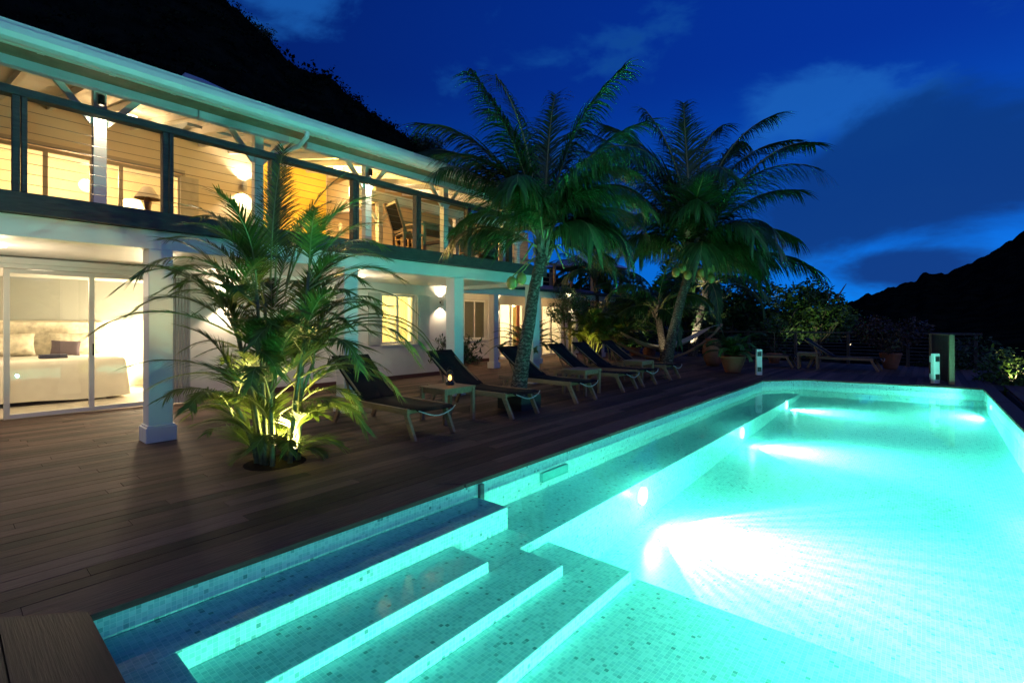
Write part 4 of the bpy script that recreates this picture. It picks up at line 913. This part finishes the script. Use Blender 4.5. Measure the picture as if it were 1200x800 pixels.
# ------------------------------------------------------------------ loungers
def lounger():
    T = thing('sun_lounger', 'x', 'sun lounger', group='teak sun loungers with black slings')   # foot at y=0, head at y=+2, width in x
    w = .33
    for s in (-1, 1):
        MB().beam((s * w, .12, .355), (s * w, 1.95, .355), .04, .075).build('side_rail', TEAKG, T, bevel=.005)
        MB().beam((s * w, .0, .0), (s * w, .20, .385), .042, .07, (0, 1, 0)).build('leg', TEAKG, T, bevel=.005)
        MB().beam((s * w, 1.9, .0), (s * w, 1.72, .36), .042, .07, (0, 1, 0)).build('leg', TEAKG, T, bevel=.005)
        MB().beam((s * (w - .05), 1.22, .385), (s * (w - .05), 1.98, .92), .03, .04).build('back_frame', TEAKG, T, bevel=.004)
    MB().box(-w, w, .14, .18, .33, .37).box(-w, w, 1.18, 1.22, .33, .37).box(-w, w, 1.78, 1.82, .30, .34).build('crossbar', TEAKG, T)
    s = MB(); n = 16; vs = []
    for i in range(n + 1):
        y_ = -.06 + 1.30 * i / n; z = .405 - .03 * math.sin(math.pi * i / n) - (.03 if i == 0 else 0)
        for x in (-w + .03, w - .03): vs += [(x, y_, z), (x, y_, z - .008)]
    s.add(vs, [(4 * i, 4 * i + 2, 4 * i + 6, 4 * i + 4) for i in range(n)] + [(4 * i + 1, 4 * i + 5, 4 * i + 7, 4 * i + 3) for i in range(n)] + [(4 * i, 4 * i + 4, 4 * i + 5, 4 * i + 1) for i in range(n)] + [(4 * i + 2, 4 * i + 3, 4 * i + 7, 4 * i + 6) for i in range(n)], True); s.build('seat', SLING, T)
    a = Vector((0, 1.21, .405)); b = Vector((0, 2.02, .985)); nrm = Vector((0, -.58, .81)); vs = []
    for i in range(9):
        p = a.lerp(b, i / 8) - nrm * .03 * math.sin(math.pi * i / 8)
        for x in (-w + .01, w - .01): vs += [tuple(p + Vector((x, 0, 0)) + nrm * .006), tuple(p + Vector((x, 0, 0)) - nrm * .006)]
    s = MB(); s.add(vs, [(4 * i, 4 * i + 2, 4 * i + 6, 4 * i + 4) for i in range(8)] + [(4 * i + 1, 4 * i + 5, 4 * i + 7, 4 * i + 3) for i in range(8)] + [(4 * i, 4 * i + 4, 4 * i + 5, 4 * i + 1) for i in range(8)] + [(4 * i + 2, 4 * i + 3, 4 * i + 7, 4 * i + 6) for i in range(8)] + [(32, 34, 35, 33)], True); s.build('backrest', SLING, T)
    MB().tube([(-w + .02, -.06, .39)] + [(-w + .02 + (2 * w - .04) * k / 8, -.09, .39 - .09 * math.sin(math.pi * k / 8)) for k in range(1, 8)] + [(w - .02, -.06, .39)], .007, 6).build('foot_cord', CORD, T)
    for s_ in (-1, 1): MB().beam((s_ * (w - .06), 1.55, .36), (s_ * (w - .06), 1.72, .72), .025, .03, (0, 1, 0)).build('back_support', TEAKG, T)
    return T
L0 = lounger()
sp = [((4.23, 4.93), 0, 'sun lounger nearest the areca palm, its black backrest half hidden by fronds'), ((6.09, 4.9), 0, 'sun lounger just right of the lantern table, with a clearly visible black backrest'),
      ((7.97, 4.93), 0, 'sun lounger directly behind the first coconut palm trunk'), ((9.9, 5.0), 0, 'sun lounger right of the second side table, fourth along the deck'),
      ((10.95, 5.03), 0, 'sun lounger close beside its neighbour, in the middle of the far group'), ((12.65, 5.1), 0, 'last sun lounger of the row, next to the leaning coconut palm')]
for i, ((x, y_), a, lab) in enumerate(sp): place(L0, (x, y_, .002), R(a + (0, 1.5, -1, 1, -1.5, 2)[i]), lab, i == 0)
place(L0, (18.7, 3.45, .002), R(3), 'far sun lounger beside the wide terracotta pot, facing the head of the pool')
place(L0, (18.9, 1.15, .002), R(-4), 'far sun lounger right of the far side table, in front of the fence')
def side_table():
    T = thing('side_table', 'x', 'table', group='low square teak side tables'); t = MB()
    for k in range(7): t.box(-.32, .32, -.29 + k * .084, -.29 + k * .084 + .078, .50, .525)
    t.build('tabletop', TEAKG, T, bevel=.003); MB().box(-.29, .29, -.265, -.24, .43, .498).box(-.29, .29, .245, .27, .43, .498).box(-.29, -.265, -.24, .245, .43, .498).box(.265, .29, -.24, .245, .43, .498).build('apron', TEAKG, T)
    for s in (-1, 1):
        for q in (-1, 1): MB().box(s * .285 - .028, s * .285 + .028, q * .26 - .025, q * .26 + .03, 0, .499).build('leg', TEAKG, T, bevel=.004)
    return T
ST = side_table()
for i, (x, y_, lab) in enumerate(((5.12, 5.66, 'teak side table carrying the lit lantern'), (8.85, 5.6, 'empty teak side table between the third and fourth sun loungers'), (11.8, 5.75, 'empty teak side table beside the last lounger of the row'), (18.5, 3.0, 'small teak side table between the two far loungers'))):
    place(ST, (x, y_, .002), R((0, 1, -2, 4)[i]), lab, i == 0)
ln = thing('lantern', 'small lit oil lantern glowing orange on the nearest side table', 'lantern', (5.22, 5.72, .527))
MB().lathe([(0, 0), (.065, 0), (.07, .01), (.068, .04), (.03, .06), (.03, .065)], n=20).build('base', METAL, ln); MB().lathe([(.045, .065), (.055, .11), (.045, .17)], n=20).build('glass_chimney', GLASS, ln)
MB().lathe([(.05, .17), (.055, .175), (.04, .21), (.015, .23), (0, .23)], n=20).build('cap', METAL, ln); MB().ball((0, 0, .11), .027, 10, (1, 1, 1.6)).build('flame', FLAME, ln)
MB().tube([(-.06, 0, .05), (-.068, 0, .12), (-.05, 0, .19)], .004, 5).tube([(.06, 0, .05), (.068, 0, .12), (.05, 0, .19)], .004, 5).tube([(math.cos(q) * .06, 0, .2 + math.sin(q) * .09) for q in [k * math.pi / 8 for k in range(9)]], .003, 5).build('handle', METAL, ln)
lamp('POINT', (5.22, 5.72, .527 + .125), 26, (1, .5, .16), ln, .02)
# ------------------------------------------------------------------ hammock
hm = thing('hammock', 'white cloth hammock slung in a curved wooden stand at the far end of the deck', 'hammock', (18.75, 8.2, 0))
ea = Vector((17.15, 10.0, 1.42)) - hm.location; eb = Vector((20.35, 6.3, 1.55)) - hm.location
pts = [ea.lerp(eb, t) for t in [k / 16 for k in range(17)]]
pts = [Vector((p.x, p.y, 1.45 - 1.38 * math.sin(math.pi * k / 16) ** .8)) for k, p in enumerate(pts)]
MB().tube(pts, .05, 8).build('stand', TEAK, hm)
nrm = (eb - ea).cross(Vector((0, 0, 1))).normalized(); MB().beam(tuple(nrm * .6 + Vector((0, 0, .04))), tuple(nrm * -.6 + Vector((0, 0, .04))), .08, .07).build('foot_bar', TEAK, hm)
vs = []; NN = 24; K = 6
for i in range(NN + 1):
    s = i / NN; p = ea.lerp(eb, .10 + .80 * s); wd = .08 + .45 * math.sin(math.pi * s) ** .5
    for j in range(K + 1):
        q = j / K * 2 - 1; z = 1.32 - .72 * math.sin(math.pi * s) - .18 * (1 - q * q) * math.sin(math.pi * s); vs.append(tuple(Vector((p.x, p.y, z)) + nrm * wd * q))
MB().add(vs, [(i * (K + 1) + j, (i + 1) * (K + 1) + j, (i + 1) * (K + 1) + j + 1, i * (K + 1) + j + 1) for i in range(NN) for j in range(K)], True).build('cloth', HAM, hm)
for e, s in ((ea, .10), (eb, .90)): MB().tube([Vector((e.x, e.y, 1.44)), Vector((*ea.lerp(eb, s).xy, 1.32))], .012, 6).build('rope', CORD, hm)
# ------------------------------------------------------------------ fence, screen, posts, garden lights
fn = thing('deck_fence', 'dark wooden railing with thin wires along the far end of the deck', 'fence', (21.65, 5, 0))
for k in range(10): MB().box(21.6, 21.7, -1.2 + k * 1.7, -1.1 + k * 1.7, 0, 1.1).build('post', DARKW, fn, world=True, bevel=.004)
MB().box(21.58, 21.72, -1.3, 14.4, 1.1, 1.16).build('top_rail', DARKW, fn, world=True)
m = MB()
for k in range(8): m.tube([(21.65, -1.2, .15 + k * .12), (21.65, 14.3, .15 + k * .12)], .006, 5)
m.build('wires', STEEL, fn, world=True)
sc_ = thing('wooden_screen', 'low board screen with a pale end post at the right rear corner of the pool', 'screen', (15.95, -.42, 0), R(10.5))
m = MB()
for k in range(12): m.box(.06 + k * .155, .20 + k * .155, -.015, .015, .02, 1.17)
m.build('boards', DARKW, sc_, bevel=.003); MB().box(-.05, .05, -.05, .05, 0, 1.2).build('post', TEAKG, sc_, bevel=.004); MB().box(1.95, 2.05, -.05, .05, 0, 1.2).build('post', TEAKG, sc_, bevel=.004); MB().box(.05, 1.95, -.03, .03, 1.175, 1.21).build('top_rail', TEAKG, sc_)
def alarm():
    T = thing('sensor_post', 'x', 'sensor post', group='white pool alarm posts')
    MB().box(-.08, .08, -.05, .05, 0, .74).box(-.06, .06, .05, .10, .08, .24).box(-.06, .06, .05, .10, .52, .68).build('housing', WHITEP, T, bevel=.012)
    for z in (.10, .54): MB().box(-.055, .055, -.062, -.05, z, z + .13).build('sensor_window', BLK, T, bevel=.004)
    return T
A0 = alarm(); AA = math.atan2(-.6481, -.7615) + math.pi / 2
place(A0, (16.0, -.12, 0), AA + .15, 'white sensor post beside the wooden screen at the right rear corner of the pool', True); place(A0, (15.3, 3.72, 0), AA - .1, 'white sensor post at the left rear corner of the pool near the terracotta bowl')
def garden_spot(loc, aim, power, col, label, ang=70, size=.03):
    T = thing('garden_spotlight', label, 'spotlight', loc, group='garden spotlights')
    MB().tube([(0, 0, -.05), (0, 0, .08)], .012, 6).build('stake', METAL, T); d = (Vector(aim) - Vector(loc)).normalized(); c = Vector((0, 0, .10))
    MB().tube([c - d * .05, c + d * .05], [.03, .042], 12).build('housing', METAL, T); MB().tube([c + d * .051, c + d * .056], [.034, .034], 12).build('lens', LENS, T)
    lamp('SPOT', Vector(loc) + c + d * .08, power, col, T, size, aim, ang, .5); return T
garden_spot((2.50, 5.22, 0), (2.55, 5.1, 1.6), 75, (1, .80, .25), 'spotlight at the right foot of the big areca palm', 150)
garden_spot((2.40, 5.50, 0), (2.45, 5.6, 1.6), 70, (1, .80, .25), 'spotlight behind the big areca palm, on the house side', 150)
garden_spot((16.75, 7.25, 0), (18.0, 7.75, 1.3), 45, (1, .82, .5), 'spotlight between the last lounger and the leaning palm, shining at the short pale trunk', 60)
garden_spot((15.3, 9.3, 0), (15.8, 9.65, 1.3), 30, (1, .75, .15), 'spotlight under the yellow-lit areca palm by the guest wing', 110)
garden_spot((21.95, 8.75, -.1), (22.98, 8.22, 1.5), 520, (1, .88, .6), 'spotlight below the floodlit palm trunk beyond the fence', 42)
garden_spot((24.0, 4.3, -.3), (25.2, 4.2, 2.4), 60, (.85, 1, .45), 'spotlight under the bright green tree beyond the fence', 80)
garden_spot((22.4, 11.2, -.3), (23.6, 11.5, 2.6), 45, (.9, 1, .5), 'spotlight in the foliage behind the hammock', 95)
garden_spot((22.1, 2.2, .55), (21.6, 2.9, 1.15), 5, (1, .85, .5), 'spotlight grazing the top rail of the deck fence beside the floodlit tree', 80)
garden_spot((17.3, -1.55, -.1), (17.8, -2.0, 1.4), 16, (1, .85, .35), 'spotlight in the shrub behind the wooden screen', 100)
garden_spot((7.05, 7.05, 0), (7.15, 5.6, 3.6), 40, (.9, 1, .6), 'added spotlight behind the loungers, pointing at the first coconut palm crown', 80)  # extra uplight put in to brighten this crown
garden_spot((14.7, 7.4, 0), (15.6, 6.0, 5.5), 45, (.9, 1, .6), 'added spotlight at the foot of the leaning coconut palm, pointing at its crown', 80)  # uplight added to lift the leaning palm's fronds
# ------------------------------------------------------------------ world
wd = bpy.data.worlds.new('World'); scene.world = wd; wd.use_nodes = True; N = wd.node_tree.nodes; L = wd.node_tree.links; bg = N['Background']
tc = N.new('ShaderNodeTexCoord'); sp_ = N.new('ShaderNodeSeparateXYZ'); L.new(tc.outputs['Generated'], sp_.inputs[0])
sky = N.new('ShaderNodeTexSky'); sky.sky_type = 'NISHITA'; sky.sun_disc = False; sky.sun_elevation = R(-3); SUN_AZ = R(150); sky.sun_rotation = SUN_AZ
def ramp(src, stops, interp='EASE'):
    r = N.new('ShaderNodeValToRGB'); r.color_ramp.interpolation = interp; E = r.color_ramp.elements
    E[0].position = stops[0][0]; E[0].color = (*stops[0][1], 1); E[1].position = stops[-1][0]; E[1].color = (*stops[-1][1], 1)
    for p, c in stops[1:-1]: e = E.new(p); e.color = (*c, 1)
    L.new(src, r.inputs[0]); return r
rv = ramp(sp_.outputs[2], [(0, (.0, .17, .66)), (.10, (.0, .12, .56)), (.22, (.0, .055, .36)), (.45, (.0, .024, .25)), (1, (.0, .012, .16))])
# brighter towards the afterglow side
dp = N.new('ShaderNodeVectorMath'); dp.operation = 'DOT_PRODUCT'; L.new(tc.outputs['Generated'], dp.inputs[0]); dp.inputs[1].default_value = (math.cos(R(-25)), math.sin(R(-25)), 0)
mr = N.new('ShaderNodeMapRange'); L.new(dp.outputs['Value'], mr.inputs[0]); mr.inputs[1].default_value = 0; mr.inputs[2].default_value = 1; mr.inputs[3].default_value = .50; mr.inputs[4].default_value = 1.12
m1 = N.new('ShaderNodeMixRGB'); m1.blend_type = 'MULTIPLY'; m1.inputs[0].default_value = 1; L.new(rv.outputs[0], m1.inputs[1]); L.new(mr.outputs[0], m1.inputs[2])
# clouds
mp = N.new('ShaderNodeMapping'); mp.inputs['Scale'].default_value = (1, 1, 2.1); mp.inputs['Location'].default_value = (.35, .1, .22); L.new(tc.outputs['Generated'], mp.inputs[0])
cn = N.new('ShaderNodeTexNoise'); cn.inputs['Scale'].default_value = 3.4; cn.inputs['Detail'].default_value = 7; cn.inputs['Roughness'].default_value = .6; cn.inputs['Distortion'].default_value = .3; L.new(mp.outputs[0], cn.inputs['Vector'])
def MM(op, *a):
    n = N.new('ShaderNodeMath'); n.operation = op
    for i, q in enumerate(a):
        if hasattr(q, 'links'): L.new(q, n.inputs[i])
        else: n.inputs[i].default_value = q
    return n.outputs[0]
def cloudbank(az, el, wide, high):      # soft region of sky, 1 in its middle; az/el in degrees
    a = MM('ARCTAN2', sp_.outputs[1], sp_.outputs[0]); da = MM('DIVIDE', MM('SUBTRACT', a, R(az)), R(wide)); e = MM('ARCSINE', sp_.outputs[2]); de = MM('DIVIDE', MM('SUBTRACT', e, R(el)), R(high))
    return MM('MAXIMUM', MM('SUBTRACT', 1, MM('SQRT', MM('ADD', MM('MULTIPLY', da, da), MM('MULTIPLY', de, de)))), 0)
FA = 40.4
bank = MM('MAXIMUM', cloudbank(FA - 40, 13.5, 17, 8.0), MM('MAXIMUM', cloudbank(FA - 33, 10.5, 10, 4.5), MM('MULTIPLY', cloudbank(FA - 39, 5.0, 8, 2.6), .6)))
puff = MM('MAXIMUM', cloudbank(FA - 32, 20, 11, 6), cloudbank(FA + 27, 33, 14, 9))
dens = MM('ADD', MM('MULTIPLY', bank, 1.25), MM('MULTIPLY', MM('SUBTRACT', cn.outputs[0], .5), 2.4))
cr = ramp(dens, [(.12, (0, 0, 0)), (.75, (1, 1, 1))])
dens2 = MM('ADD', MM('MULTIPLY', puff, .8), MM('MULTIPLY', MM('SUBTRACT', cn.outputs[0], .48), 2.2))
cl = ramp(dens2, [(.16, (0, 0, 0)), (.60, (1, 1, 1))])
a1 = N.new('ShaderNodeMixRGB'); L.new(MM('MULTIPLY', cl.outputs[0], .55), a1.inputs[0]); L.new(m1.outputs[0], a1.inputs[1]); a1.inputs[2].default_value = (.010, .115, .42, 1)
a2 = N.new('ShaderNodeMixRGB'); L.new(MM('MULTIPLY', cr.outputs[0], .95), a2.inputs[0]); L.new(a1.outputs[0], a2.inputs[1]); a2.inputs[2].default_value = (.001, .030, .17, 1)
bd_ = N.new('ShaderNodeVectorMath'); bd_.operation = 'DOT_PRODUCT'; L.new(tc.outputs['Generated'], bd_.inputs[0]); bd_.inputs[1].default_value = (-Fd.x, -Fd.y, .15)    # paler glow added in the unseen sky behind the viewer, lights the house front
bm = N.new('ShaderNodeMapRange'); bm.interpolation_type = 'SMOOTHSTEP'; L.new(bd_.outputs['Value'], bm.inputs[0]); bm.inputs[1].default_value = .15; bm.inputs[2].default_value = .95
a3 = N.new('ShaderNodeMixRGB'); L.new(bm.outputs[0], a3.inputs[0]); L.new(a2.outputs[0], a3.inputs[1]); a3.inputs[2].default_value = (.14, .20, .46, 1); a2 = a3
ad = N.new('ShaderNodeMixRGB'); ad.blend_type = 'ADD'; ad.inputs[0].default_value = .02; L.new(a2.outputs[0], ad.inputs[1]); L.new(sky.outputs[0], ad.inputs[2])
L.new(ad.outputs[0], bg.inputs[0]); bg.inputs[1].default_value = .46
sd = bpy.data.lights.new('sun', 'SUN'); sd.energy = .015; sd.angle = R(12); sd.color = (.55, .7, 1); so = bpy.data.objects.new('sun', sd); COL.objects.link(so)
so.rotation_euler = Vector((-math.cos(R(-25)), -math.sin(R(-25)), -.35)).to_track_quat('-Z', 'Y').to_euler()
# ------------------------------------------------------------------ camera
cam = bpy.data.cameras.new('camera'); co = bpy.data.objects.new('camera', cam); COL.objects.link(co); scene.camera = co
cam.sensor_width = 36; cam.lens = 574 / 1200 * 36; cam.clip_end = 5000; cam.clip_start = .05
cam.shift_y = -22 / 1200
co.location = (0, 0, 1.5); fwd = Vector((Fd.x, Fd.y, 0)); co.rotation_euler = fwd.to_track_quat('-Z', 'Y').to_euler()
vs_ = scene.view_settings; vs_.view_transform = 'Standard'; vs_.look = 'None'; vs_.exposure = 1.5; vs_.gamma = 1
cy = scene.cycles; cy.use_denoising = True; cy.max_bounces = 7; cy.diffuse_bounces = 3; cy.glossy_bounces = 3; cy.transparent_max_bounces = 12; cy.transmission_bounces = 3
cy.sample_clamp_indirect = 4; cy.caustics_reflective = False; cy.caustics_refractive = False; cy.use_light_tree = True
